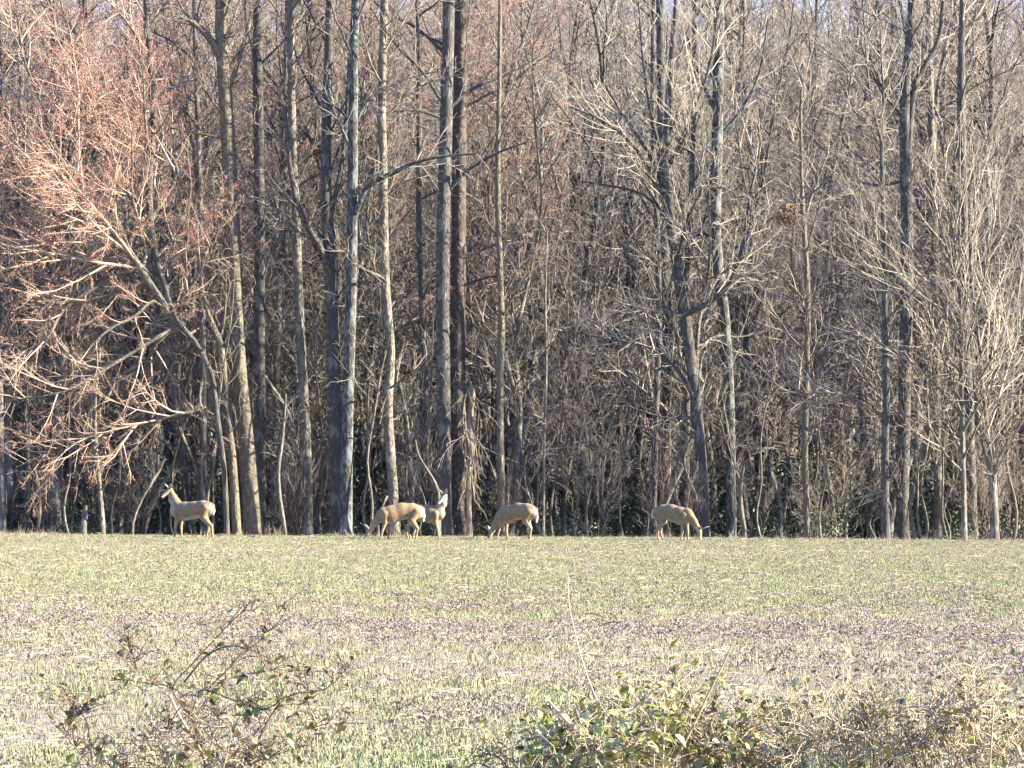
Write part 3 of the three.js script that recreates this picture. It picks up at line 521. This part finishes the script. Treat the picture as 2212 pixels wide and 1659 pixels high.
// tall dry weeds along the ragged edge between field and wood
{
  const R = rng(350), M4 = new THREE.Matrix4(), Q = new THREE.Quaternion(), E = new THREE.Euler(), b = new Buf(), r = rng(351);
  for (let k = 0; k < 16; k++) { const p = V((r() - 0.5) * 0.35, -0.02, (r() - 0.5) * 0.35), h = 0.16 + 0.34 * r() * r(), d = V((r() - 0.5) * 0.7, 1, (r() - 0.5) * 0.7).normalize(), e = p.clone().addScaledVector(d, h), m = p.clone().addScaledVector(d, h * 0.6); b.tube([p, m, e.add(V((r() - 0.5) * 0.1, -0.01, (r() - 0.5) * 0.1))], [0.004, 0.003, 0.0015], 3); }
  const spots = [];
  for (let i = 0; i < 800; i++) { const x = lerp(-19, 19, R()), z = lerp(-81.6, -88.5, R() ** 0.7); if (vnoise(x * 0.5, z * 0.4, 12) + 0.5 * vnoise(x * 2, z, 13) > 0.72 - 0.12 * smooth(-83, -88, z)) spots.push([x, z, 0.3 + 0.8 * R() * R()]); }
  const im = new THREE.InstancedMesh(b.geo(), std(col(0.52, 0.43, 0.31), 0.85), spots.length); im.name = numbered('dry_weeds'); im.castShadow = im.receiveShadow = true;
  spots.forEach(([x, z, s], i) => { Q.setFromEuler(E.set(0, R() * 6.283, 0)); im.setMatrixAt(i, M4.compose(V(x, ground(x, z), z), Q, V(s, s, s))); });
  tag(im, 'ragged dry weeds where the field meets the wood', 'weeds', null, 'stuff'); scene.add(im);
}

// ---------------------------------------------------------------- deer
const fur = std(0xffffff, 0.95, { vertexColors: true }), dark = std(col(0.02, 0.016, 0.014), 0.3), whiteFur = std(col(0.66, 0.62, 0.56), 0.95), tailFur = std(col(0.30, 0.20, 0.12), 0.95), earFur = std(col(0.46, 0.38, 0.31), 0.95);
function deer(label, px, py, depth, yaw, size, pose) {
  const p0 = at(px, py, depth), base = V(p0.x, ground(p0.x, -depth) - 0.012, -depth), g = thing('deer', label, 'deer', base, 'deer feeding at the field edge');
  g.rotation.y = yaw * Math.PI / 180; g.scale.setScalar(size);
  // joints: [x, y, z, radius]; heading +x, right side +z
  const chains = [], add = (k, zs, ...j) => { for (let i = 0; i < j.length - 1; i++) chains.push([k, zs, ...j[i], ...j[i + 1]]); };
  const hump = pose.hump || 0;
  add(0.10, 0.70, [-0.50, 0.755, 0, 0.185], [-0.36, 0.755 + hump * 0.4, 0, 0.205], [-0.10, 0.72 + hump, 0, 0.215], [0.18, 0.695, 0, 0.232], [0.39, 0.72 + (pose.drop || 0), 0, 0.19]);
  for (const s of [-1, 1]) {
    const h = pose.hind[s < 0 ? 0 : 1], f = pose.front[s < 0 ? 0 : 1];
    add(0.05, 1, [-0.47, 0.76, s * 0.06, 0.135], [-0.36 + h * 0.35, 0.55, s * 0.10, 0.085], [-0.52 + h * 0.7, 0.335, s * 0.09, 0.036], [-0.49 + h, 0.10, s * 0.085, 0.021], [-0.46 + h, 0.012, s * 0.085, 0.024]);
    add(0.05, 1, [0.34, 0.70, s * 0.07, 0.115], [0.32 + f * 0.2, 0.50, s * 0.09, 0.058], [0.35 + f * 0.6, 0.275, s * 0.085, 0.030], [0.345 + f, 0.08, s * 0.08, 0.019], [0.375 + f, 0.012, s * 0.08, 0.023]);
  }
  add(0.07, 0.8, ...pose.neck);
  const H = pose.poll, N = pose.nose, ax = V().subVectors(N, H).normalize();
  const mid = H.clone().lerp(N, 0.42), nose = N.clone();
  add(0.03, 1, [H.x, H.y, H.z, 0.072], [mid.x, mid.y, mid.z, 0.058], [nose.x, nose.y, nose.z, 0.032]);
  const lo = V(1e9, 1e9, 1e9), hi = V(-1e9, -1e9, -1e9);
  for (const c of chains) for (const o of [2, 6]) { const r = c[o + 3] + 0.05; lo.min(V(c[o] - r, c[o + 1] - r, c[o + 2] - r)); hi.max(V(c[o] + r, c[o + 1] + r, c[o + 2] + r)); }
  const res = 118, mc = new MarchingCubes(res, fur, false, false, 160000); mc.isolation = 0;
  const half = res / 2, cx = lo.clone().add(hi).multiplyScalar(0.5), hs = hi.clone().sub(lo).multiplyScalar(0.52), fld = mc.field;
  const dist = (x, y, z) => {
    let d = 9;
    for (const c of chains) {
      const zs = c[1], az = c[4] / zs, bz = c[8] / zs, zz = z / zs, bx = c[6] - c[2], by = c[7] - c[3], b_ = bz - az, qx = x - c[2], qy = y - c[3], qz = zz - az;
      const t = Math.min(1, Math.max(0, (qx * bx + qy * by + qz * b_) / (bx * bx + by * by + b_ * b_ + 1e-9)));
      const e = Math.hypot(qx - bx * t, qy - by * t, qz - b_ * t) - (c[5] + (c[9] - c[5]) * t), k = c[0] * 0.55;
      const h = Math.max(k - Math.abs(d - e), 0) / k; d = Math.min(d, e) - h * h * k * 0.25;
    }
    return d;
  };
  const X = i => cx.x + (i - half) / half * hs.x, Y = j => cx.y + (j - half) / half * hs.y, Z = k => cx.z + (k - half) / half * hs.z;
  const reach = 1.6 * 3 * Math.hypot(hs.x, hs.y, hs.z / 0.7) / half;
  for (let k = 0; k < res; k += 4) for (let j = 0; j < res; j += 4) for (let i = 0; i < res; i += 4) {
    const dc = dist(X(i + 1.5), Y(j + 1.5), Z(k + 1.5)), near = Math.abs(dc) < reach;
    for (let c2 = k; c2 < Math.min(res, k + 4); c2++) for (let b2 = j; b2 < Math.min(res, j + 4); b2++) for (let a2 = i; a2 < Math.min(res, i + 4); a2++)
      fld[c2 * res * res + b2 * res + a2] = near ? -dist(X(a2), Y(b2), Z(c2)) : -dc;
  }
  mc.update();
  const n = mc.count, pa = new Float32Array(n * 3);
  for (let i = 0; i < n; i++) { pa[i * 3] = cx.x + mc.positionArray[i * 3] * hs.x; pa[i * 3 + 1] = cx.y + mc.positionArray[i * 3 + 1] * hs.y; pa[i * 3 + 2] = cx.z + mc.positionArray[i * 3 + 2] * hs.z; }
  let geo = new THREE.BufferGeometry(); geo.setAttribute('position', new THREE.BufferAttribute(pa, 3)); geo = mergeVertices(geo, 1e-4);
  const P = geo.attributes.position, I = geo.index.array; let vol = 0; const a = V(), b = V(), c = V();
  for (let i = 0; i < I.length; i += 3) { a.fromBufferAttribute(P, I[i]); b.fromBufferAttribute(P, I[i + 1]); c.fromBufferAttribute(P, I[i + 2]); vol += a.dot(b.cross(c)); }
  if (vol < 0) for (let i = 0; i < I.length; i += 3) { const t = I[i]; I[i] = I[i + 1]; I[i + 1] = t; }
  geo.computeVertexNormals();
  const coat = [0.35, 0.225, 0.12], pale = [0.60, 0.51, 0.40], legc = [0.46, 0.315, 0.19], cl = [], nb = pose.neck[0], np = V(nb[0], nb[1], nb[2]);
  const throat = V(0, 0, 0); if (pose.throat) throat.copy(pose.throat);
  for (let i = 0; i < P.count; i++) {
    a.fromBufferAttribute(P, i);
    const grain = 0.66 + 0.34 * vnoise(a.x * 60 + a.z * 20, a.y * 60 + a.z * 35, 9) + 0.34 * vnoise(a.x * 11 + a.z * 8, a.y * 15 + a.z * 6, 19), nr = geo.attributes.normal;
    let w = 0;
    w = Math.max(w, smooth(-0.3, -0.85, nr.getY(i)) * smooth(0.70, 0.60, a.y) * smooth(0.34, 0.46, a.y));                // belly and inner thigh
    w = Math.max(w, smooth(-0.55, -0.63, a.x) * smooth(0.15, 0.09, Math.abs(a.z)) * smooth(0.42, 0.56, a.y) * smooth(0.92, 0.84, a.y)); // rump patch, widened to paint in the sunlit thighs
    const th = V().subVectors(a, H), along = th.dot(ax) / H.distanceTo(N);                                              // face and throat
    if (along > -0.4 && a.distanceTo(H) < 0.36 && a.x > 0.35) {
      const under = th.addScaledVector(ax, -th.dot(ax)).dot(throat);
      w = Math.max(w, smooth(0.0, 0.045, under) * 0.7, smooth(0.62, 0.78, along) * 0.8);
    }
    const nk = a.x > 0.36 && a.y > 0.62 && a.distanceTo(H) > 0.15 ? smooth(0.02, 0.09, V().subVectors(a, np.clone().lerp(H, Math.min(1, Math.max(0, V().subVectors(a, np).dot(V().subVectors(H, np)) / np.distanceToSquared(H))))).dot(throat)) : 0;
    w = Math.max(w, nk * 0.45);
    const leg = smooth(0.55, 0.40, a.y);
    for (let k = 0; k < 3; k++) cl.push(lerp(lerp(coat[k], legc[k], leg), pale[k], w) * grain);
  }
  geo.setAttribute('color', new THREE.Float32BufferAttribute(cl, 3));
  mesh('body', geo, fur, g);
  // ears: cupped, pointed leaves of fur
  const side = V().crossVectors(ax, V(0, 1, 0)).normalize(), upH = V().crossVectors(side, ax).normalize();
  for (const s of [-1, 1]) {
    const e = new THREE.SphereGeometry(1, 14, 12), q = e.attributes.position;
    for (let i = 0; i < q.count; i++) { const y = q.getY(i), t = (y + 1) / 2, w = 0.052 * Math.sqrt(Math.max(0, 1 - y * y)) ** 0.9 * (1.25 - 0.55 * t); const x = Math.sign(q.getX(i)) * Math.min(1, Math.abs(q.getX(i)) / Math.max(0.05, Math.sqrt(1 - y * y))); q.setXYZ(i, x * w, t * 0.24, q.getZ(i) * 0.013 - 0.02 * (1 - x * x) * Math.sin(t * 3.1)); }
    e.computeVertexNormals();
    const ear = mesh('ear', e, earFur, g), dir = upH.clone().multiplyScalar(0.75).addScaledVector(side, s * (pose.earOut || 0.75)).addScaledVector(ax, -0.25).normalize();
    ear.position.copy(H).addScaledVector(upH, 0.045).addScaledVector(side, s * 0.045).addScaledVector(ax, -0.015);
    const zf = ax.clone().addScaledVector(dir, -ax.dot(dir)).normalize(), xf = V().crossVectors(dir, zf); ear.quaternion.setFromRotationMatrix(new THREE.Matrix4().makeBasis(xf, dir, zf));
    const eye = mesh('eye', new THREE.SphereGeometry(0.014, 10, 8), dark, g); eye.position.copy(H).lerp(N, 0.30).addScaledVector(side, s * 0.055).addScaledVector(upH, 0.028);
  }
  const ns = mesh('nose', new THREE.SphereGeometry(0.021, 10, 8), dark, g); ns.position.copy(N).addScaledVector(ax, 0.022).addScaledVector(upH, 0.008);
  // tail: brown above, white below
  const tl = pose.tail || 0.26, tp = [V(-0.60, 0.90, 0), V(-0.663, 0.85, 0), V(-0.685, 0.88 - tl * 0.6, 0), V(-0.672, 0.88 - tl, 0)], tb = new Buf().tube(tp, [0.025, 0.032, 0.03, 0.01], 8).geo();
  const tail = mesh('tail', tb, tailFur, g);
  mesh('tail_fringe', new Buf().tube(tp.map((v, k) => V(v.x + 0.018, v.y - 0.012 - 0.006 * k, 0)), [0.028, 0.046, 0.046, 0.022], 8).geo(), whiteFur, tail);
  return g;
}
// alert, heading away to one side, head turned toward the field
deer('alert deer standing with raised head, ears spread and white throat showing', 411, 1153, 80, 156, 1.05,
  { hind: [-0.20, 0.06], front: [0.06, -0.05], neck: [[0.36, 0.80, 0, 0.165], [0.49, 1.00, -0.01, 0.12], [0.55, 1.17, -0.03, 0.085]], poll: V(0.575, 1.235, -0.04), nose: V(0.70, 1.055, -0.20), throat: V(0.55, -0.55, -0.6).normalize(), earOut: 1.5, tail: 0.24 });
// grazing, near one of the pair
deer('brown doe grazing with bright sunlit white rump, standing before another doe', 860, 1157, 79.4, 183, 1.0,
  { hind: [0.02, 0.10], front: [0.10, -0.10], hump: 0.06, drop: -0.06, neck: [[0.38, 0.74, 0, 0.15], [0.58, 0.50, 0.0, 0.10], [0.70, 0.32, 0.0, 0.078]], poll: V(0.745, 0.265, 0.0), nose: V(0.86, 0.055, -0.02), throat: V(-0.7, -0.5, 0).normalize(), earOut: 0.6, tail: 0.34 });
deer('doe looking back with upright neck, half hidden behind the grazing doe', 917, 1153, 81, -14, 0.98,
  { hind: [-0.02, 0.10], front: [0.02, 0.08], neck: [[0.38, 0.80, 0, 0.14], [0.52, 0.98, 0, 0.10], [0.565, 1.13, 0.0, 0.076]], poll: V(0.57, 1.20, 0.01), nose: V(0.44, 0.99, 0.17), throat: V(0.75, -0.4, 0.5).normalize(), earOut: 0.8 });
deer('grey brown doe grazing alone with hanging white tipped tail', 1112, 1159, 80, 150, 1.0,
  { hind: [-0.02, 0.12], front: [0.14, -0.08], hump: 0.065, drop: -0.09, neck: [[0.38, 0.73, 0, 0.15], [0.58, 0.47, 0.02, 0.10], [0.70, 0.28, 0.03, 0.078]], poll: V(0.74, 0.23, 0.03), nose: V(0.83, 0.03, 0.02), throat: V(-0.7, -0.5, 0).normalize(), earOut: 0.6, tail: 0.36 });
deer('lone doe grazing with sunlit neck reaching down to the grass, apart from the others', 1457, 1162, 80, -32, 0.98,
  { hind: [-0.06, 0.16], front: [0.02, -0.10], hump: 0.06, drop: -0.05, neck: [[0.40, 0.76, 0, 0.145], [0.60, 0.54, 0.01, 0.10], [0.73, 0.36, 0.02, 0.076]], poll: V(0.77, 0.31, 0.02), nose: V(0.80, 0.07, 0.03), throat: V(-0.9, -0.3, 0).normalize(), earOut: 0.55, tail: 0.24 });

// ---------------------------------------------------------------- brambles in the foreground
const leafMat = [[0.26, 0.30, 0.055], [0.42, 0.43, 0.09], [0.125, 0.125, 0.04], [0.58, 0.53, 0.18], [0.42, 0.27, 0.13]].map(c => new THREE.MeshPhysicalMaterial({ color: col(...c).multiplyScalar(0.7), roughness: 0.5, transmission: 0.35, thickness: 0, side: THREE.DoubleSide }));
const leafGeo = [0, 1, 2].map(s => {                      // folded, pointed leaf with serrate edge, 1 long
  const r = rng(900 + s), b = new Buf(), n = 6, rib = [], L = [], Rr = [];
  for (let k = 0; k <= n; k++) { const t = k / n, w = 0.30 * Math.sin(Math.PI * Math.pow(t, 0.75)) * (0.9 + 0.25 * (k % 2)), dr = -0.22 * t * t * (0.6 + s * 0.5); rib.push(V(0, dr, t)); L.push(V(-w, dr + 0.10 * w / 0.3 + 0.03 * (r() - 0.5), t)); Rr.push(V(w, dr + 0.10 * w / 0.3 + 0.03 * (r() - 0.5), t)); }
  for (let k = 0; k < n; k++) b.tri(rib[k], L[k], rib[k + 1]).tri(L[k], L[k + 1], rib[k + 1]).tri(rib[k], rib[k + 1], Rr[k]).tri(Rr[k], rib[k + 1], Rr[k + 1]);
  return b.geo();
});
const caneMat = [std(col(0.17, 0.115, 0.08), 0.7), std(col(0.50, 0.39, 0.26), 0.8), std(col(0.66, 0.54, 0.38), 0.8), std(col(0.36, 0.26, 0.18), 0.8)];
const ZR = new THREE.Matrix4();
function putLeaf(g, R, p, size, mats, extra) {
  const m = leafMat[mats[Math.floor(R() * mats.length)]], geo = leafGeo[Math.floor(R() * 3)];
  const q = new THREE.Quaternion().setFromEuler(new THREE.Euler((R() - 0.5) * 2.0 - 0.2, R() * 6.283, (R() - 0.5) * 1.6, 'YXZ'));
  if (extra) { extra.push([m, geo, p.clone(), q, size]); return; }
  const o = mesh('leaf', geo, m, g); o.position.copy(p); o.quaternion.copy(q); o.scale.setScalar(size);
}
function bramble(label, seed, d, canes, opt) {             // canes: arrays of pixel points at about that distance
  const R = rng(seed), c0 = at(opt.x, 1659, d), base = V(c0.x, ground(c0.x, -d), -d), g = thing('bramble_bush', label, 'bush', base, 'brambles along the near edge of the field');
  const paths = [];
  for (const { pts, r, m, leaves = 1 } of canes) {
    let dz = (R() - 0.5) * 0.7; const gz = (R() - 0.5) * 0.12;
    const w = pts.map(([x, y]) => { const q = at(x, y, d); q.z += dz; dz += gz; return q; });
    if (w[0].y < 0.75) w.unshift(V(w[0].x * 0.96 + base.x * 0.04, ground(w[0].x, -d) - 0.02, w[0].z));
    const [P, Rr] = densify(w.map(q => q.sub(base)), w.map((_, k) => r * (1 - 0.6 * k / (w.length - 1))));
    mesh('cane', new Buf().tube(P, Rr, 5).geo(), caneMat[m], g); paths.push([P, leaves]);
  }
  const stuff = []; let count = 0;
  const spot = () => { const [P] = paths[Math.floor(R() * (opt.main && R() < 0.6 ? opt.main : paths.length))], f = (0.15 + 0.85 * R()) * (P.length - 1), i = Math.min(P.length - 2, Math.floor(f)); return P[i].clone().lerp(P[i + 1], f - i); };
  const yMin = opt.floor || 0.45;
  while (count < opt.leaves) {                            // leaves in small clusters on the canes
    const c = spot(); if (c.y < yMin) continue;
    const k = 2 + Math.floor(R() * 3);
    for (let q = 0; q < k && count < opt.leaves; q++, count++) putLeaf(g, R, c.clone().add(V((R() - 0.5) * opt.spread, (R() - 0.5) * opt.spread, (R() - 0.5) * opt.spread)), lerp(opt.size[0], opt.size[1], R()), opt.mats);
  }
  const tw = new Buf();                                   // fine side twigs, thorns and dry stems
  for (let k = 0; k < opt.twigs; k++) {
    const c = spot(); if (c.y < yMin - 0.2) continue;
    const dd = V(R() - 0.5, R() * 0.9 - 0.2, R() - 0.5).normalize(), l = 0.05 + opt.twigLen * R();
    const e = c.clone().addScaledVector(dd, l), m = c.clone().lerp(e, 0.5).add(V((R() - 0.5) * 0.04, 0.02 * R(), (R() - 0.5) * 0.04));
    tw.tube([c, m, e], [0.0022, 0.0017, 0.001], 3);
    if (R() < opt.tipLeaf) putLeaf(g, R, e, lerp(opt.size[0], opt.size[1], R()) * 0.75, opt.mats, stuff);
  }
  const t = mesh('twigs', tw.geo(), caneMat[opt.twigMat ?? 3], g); t.userData.kind = 'stuff';
  if (stuff.length) {
    const M4 = new THREE.Matrix4(), by = new Map();
    for (const s of stuff) { if (!by.has(s[0])) by.set(s[0], []); by.get(s[0]).push(s); }
    for (const [m, L] of by) { const im = new THREE.InstancedMesh(leafGeo[1], m, L.length); im.name = 'small_leaves'; im.userData.kind = 'stuff'; L.forEach((s, i) => im.setMatrixAt(i, M4.compose(s[2], s[3], V(s[4], s[4], s[4])))); g.add(im); }
  }
  return g;
}
const z5 = L => L.map(([x, y]) => [(60 + x * 0.4069) * 0.8848, (1440 + y * 0.4069) * 0.8848]);
const Rc = rng(640);
const leftCanes = [
  [[1080, 1200], [1000, 800], [880, 600], [1000, 450], [1150, 290], [1330, 120], [1400, 130]], [[1000, 1200], [760, 960], [860, 820], [930, 780]], [[1050, 1200], [960, 760], [870, 620], [700, 580], [560, 560], [480, 560]],
  [[900, 590], [1050, 420], [1180, 360], [1280, 360], [1400, 400], [1520, 460]], [[1720, 850], [1670, 740], [1660, 640], [1640, 560], [1540, 470]], [[1160, 550], [1290, 500], [1470, 470], [1540, 460]],
  [[1250, 1200], [1400, 900], [1560, 650], [1800, 600], [1950, 460]], [[1200, 1200], [1450, 960], [1700, 830], [1830, 800], [2100, 720]], [[600, 1200], [440, 980], [330, 820], [440, 660], [640, 560]], [[340, 830], [260, 720], [190, 620]],
  [[560, 1200], [330, 930], [260, 980]], [[1150, 1200], [1300, 1080], [1500, 1000], [1720, 930]], [[1000, 640], [1060, 620], [1300, 700], [1430, 730], [1560, 640]], [[1060, 620], [1200, 480], [1300, 360], [1500, 200], [1480, 120]],
  [[620, 500], [600, 400], [560, 290]], [[1060, 1200], [1100, 900], [1150, 800], [1060, 740], [1000, 730]], [[900, 960], [980, 940], [1040, 960], [1090, 900]], [[880, 620], [940, 760], [1080, 1000], [1120, 1200]],
].map((p, k) => ({ pts: z5(p), r: k > 14 ? 0.006 : 0.0042, m: k > 14 ? 2 : (k % 3 === 1 ? 3 : 0) }));
for (let k = 0; k < 28; k++) { const x = 520 + 980 * Rc(), h = 180 + 420 * Rc() * (1 - Math.abs(x - 1050) / 700); leftCanes.push({ pts: z5([[x, 1240], [x + (Rc() - 0.5) * 200, 1240 - h * 0.6], [x + (Rc() - 0.5) * 420, 1240 - h], [x + (Rc() - 0.5) * 620, 1240 - h * 1.05]]), r: 0.003, m: [0, 2, 3, 1][k % 4] }); }
bramble('open bramble bush of thin dark arching canes with few scattered leaves', 401, 11, leftCanes,
  { x: 500, main: 18, leaves: 280, size: [0.028, 0.054], spread: 0.06, mats: [2, 4, 2, 4, 0], twigs: 720, twigLen: 0.10, tipLeaf: 0.5, twigMat: 0, floor: 0.5 });
function thicket(label, seed, d, x0, x1, top, n, opt) {
  const R = rng(seed), canes = [];
  for (let k = 0; k < n; k++) {
    const x = lerp(x0, x1, (k + R()) / n), i = (x - x0) / (x1 - x0) * (top.length - 1), j = Math.min(top.length - 2, Math.floor(i)), ty = lerp(top[j], top[j + 1], i - j);
    const y = ty + (1659 - ty) * 0.75 * R() ** 0.8, dx = (R() - 0.5) * 200;
    canes.push({ pts: [[x, 1720], [x + dx * 0.3, lerp(1720, y, 0.6)], [x + dx * 0.8, y + 6], [x + dx * 1.5, y + 14 + 40 * R()]], r: 0.0026 + 0.003 * R(), m: [1, 2, 3, 0, 1][Math.floor(R() * 5)] });
  }
  return bramble(label, seed + 1, d, canes, { x: (x0 + x1) / 2, ...opt });
}
const green = { leaves: 298, size: [0.032, 0.066], spread: 0.09, mats: [0, 1, 2, 1, 2, 0, 3], twigs: 900, twigLen: 0.13, tipLeaf: 0.6, twigMat: 1 };
thicket('thick low bush of glossy green leaves at the foot of the tall curved dead stem', 411, 11, 1105, 1430, [1600, 1530, 1525, 1500, 1495, 1520], 30, { ...green });
thicket('bushy bramble with a few upright leafy shoots between dry bent stalks', 421, 11.2, 1390, 1720, [1510, 1400, 1500, 1520, 1480, 1470], 28, { ...green, leaves: 260, mats: [1, 0, 3, 2, 4] });
thicket('straw tangled bramble with sparse yellow green leaves', 431, 11, 1690, 1990, [1480, 1500, 1455, 1505, 1490, 1500], 30, { ...green, leaves: 170, size: [0.024, 0.048], mats: [1, 3, 0, 4, 2], twigs: 1000, tipLeaf: 0.4 });
thicket('taller bramble with twiggy brown stems and forked leafy tips', 441, 10.8, 1960, 2290, [1500, 1450, 1385, 1420, 1395, 1385], 36, { ...green, leaves: 200, size: [0.026, 0.052], mats: [1, 0, 3, 4, 2], twigs: 1100, tipLeaf: 0.45 });
// dry stalks standing out of the brambles
function stalk(name, label, d, px, w, m, leafy) {
  const P = px.map(([x, y]) => at(x, y, d)), b = V(P[0].x, ground(P[0].x, -d), -d), g = thing(name, label, 'stalk', b);
  const [Q, r] = densify([V(0, -0.02, 0), ...P.map(q => q.sub(b))], [w * 1.15, ...P.map((_, k) => w * (1 - 0.65 * k / (P.length - 1)))]);
  mesh('stem', new Buf().tube(Q, r, 6).geo(), m, g);
  const R = rng(px[0][0]); for (let k = 0; k < leafy; k++) { const i = Math.floor(Q.length * (0.35 + 0.6 * R())), e = Q[i].clone().add(V((R() - 0.5) * 0.12, 0.04 * R(), (R() - 0.5) * 0.1)); mesh('side_shoot', new Buf().tube([Q[i], Q[i].clone().lerp(e, 0.5).add(V(0, 0.012, 0)), e], [0.002, 0.0016, 0.001], 4).geo(), m, g); }
}
const z8 = L => L.map(([x, y]) => [(900 + x * 0.3617) * 0.8848, (1280 + y * 0.3617) * 0.8848]), z6 = L => L.map(([x, y]) => [(1180 + x * 0.2984) * 0.8848, (1540 + y * 0.2984) * 0.8848]);
stalk('dead_stalk', 'tall thin curved dead stem rising above the green bush over the field', 11, z8([[1780, 1500], [1690, 1370], [1560, 1220], [1450, 950], [1390, 720], [1355, 560], [1345, 350]]), 0.0042, caneMat[2], 1);
stalk('dead_stalk', 'thick broken dry stem slanting out of the green bush with a frayed tip', 10.8, z8([[1520, 1500], [1420, 1410], [1330, 1320], [1250, 1230], [1190, 1170]]), 0.009, caneMat[2], 5);
stalk('vine_stem', 'straight green tinged vine stem slanting up between the leafy shoots', 10.9, z6([[1530, 1140], [1640, 930], [1760, 690], [1850, 500], [1960, 280], [2060, 60]]), 0.006, std(col(0.42, 0.36, 0.17), 0.8), 6);
stalk('dead_stalk', 'small thin pale dead stem beside the tall curved one', 11.1, z8([[1740, 1420], [1750, 1320], [1765, 1230], [1820, 1130]]), 0.0035, caneMat[2], 2);
// dry curled corn leaves lying on the field
function driedLeaf(label, px, py, L, turn, curl) {
  const d = EYE * F / (py - HORIZON), p = at(px, py, d), g = thing('dried_leaf', label, 'dried leaf', V(p.x, ground(p.x, -d) + 0.03, -d)), b = new Buf(), n = 8; g.rotation.y = turn;
  for (const s of [1, -1]) for (let k = 0; k < n; k++) { const f = t => [V((t - 0.5) * L, curl * Math.sin(t * 3.14) + 0.01 + s * 0.002, -0.02 * Math.sin(t * 3) - 0.004), V((t - 0.5) * L, curl * Math.sin(t * 3.14) + 0.022 + s * 0.002, 0.022 * Math.sin(t * 3) + 0.004)], [a, c] = f(k / n), [e, h] = f((k + 1) / n); b.tri(a, c, e).tri(c, h, e); }
  mesh('blade', b.geo(), std(col(0.74, 0.68, 0.56), 0.8), g);
}
driedLeaf('pale dried leaf curled up on the stubble beside the tall curved stem', 1275, 1343, 0.42, 0.3, 0.07);
driedLeaf('pale dried leaf arched on the stubble just beyond the curled one', 1328, 1360, 0.36, -0.3, 0.06);
driedLeaf('white dried leaf lying on the stubble in the open field below the grazing pair', 1020, 1318, 0.4, 0.5, 0.04);

renderer.render(scene, camera);
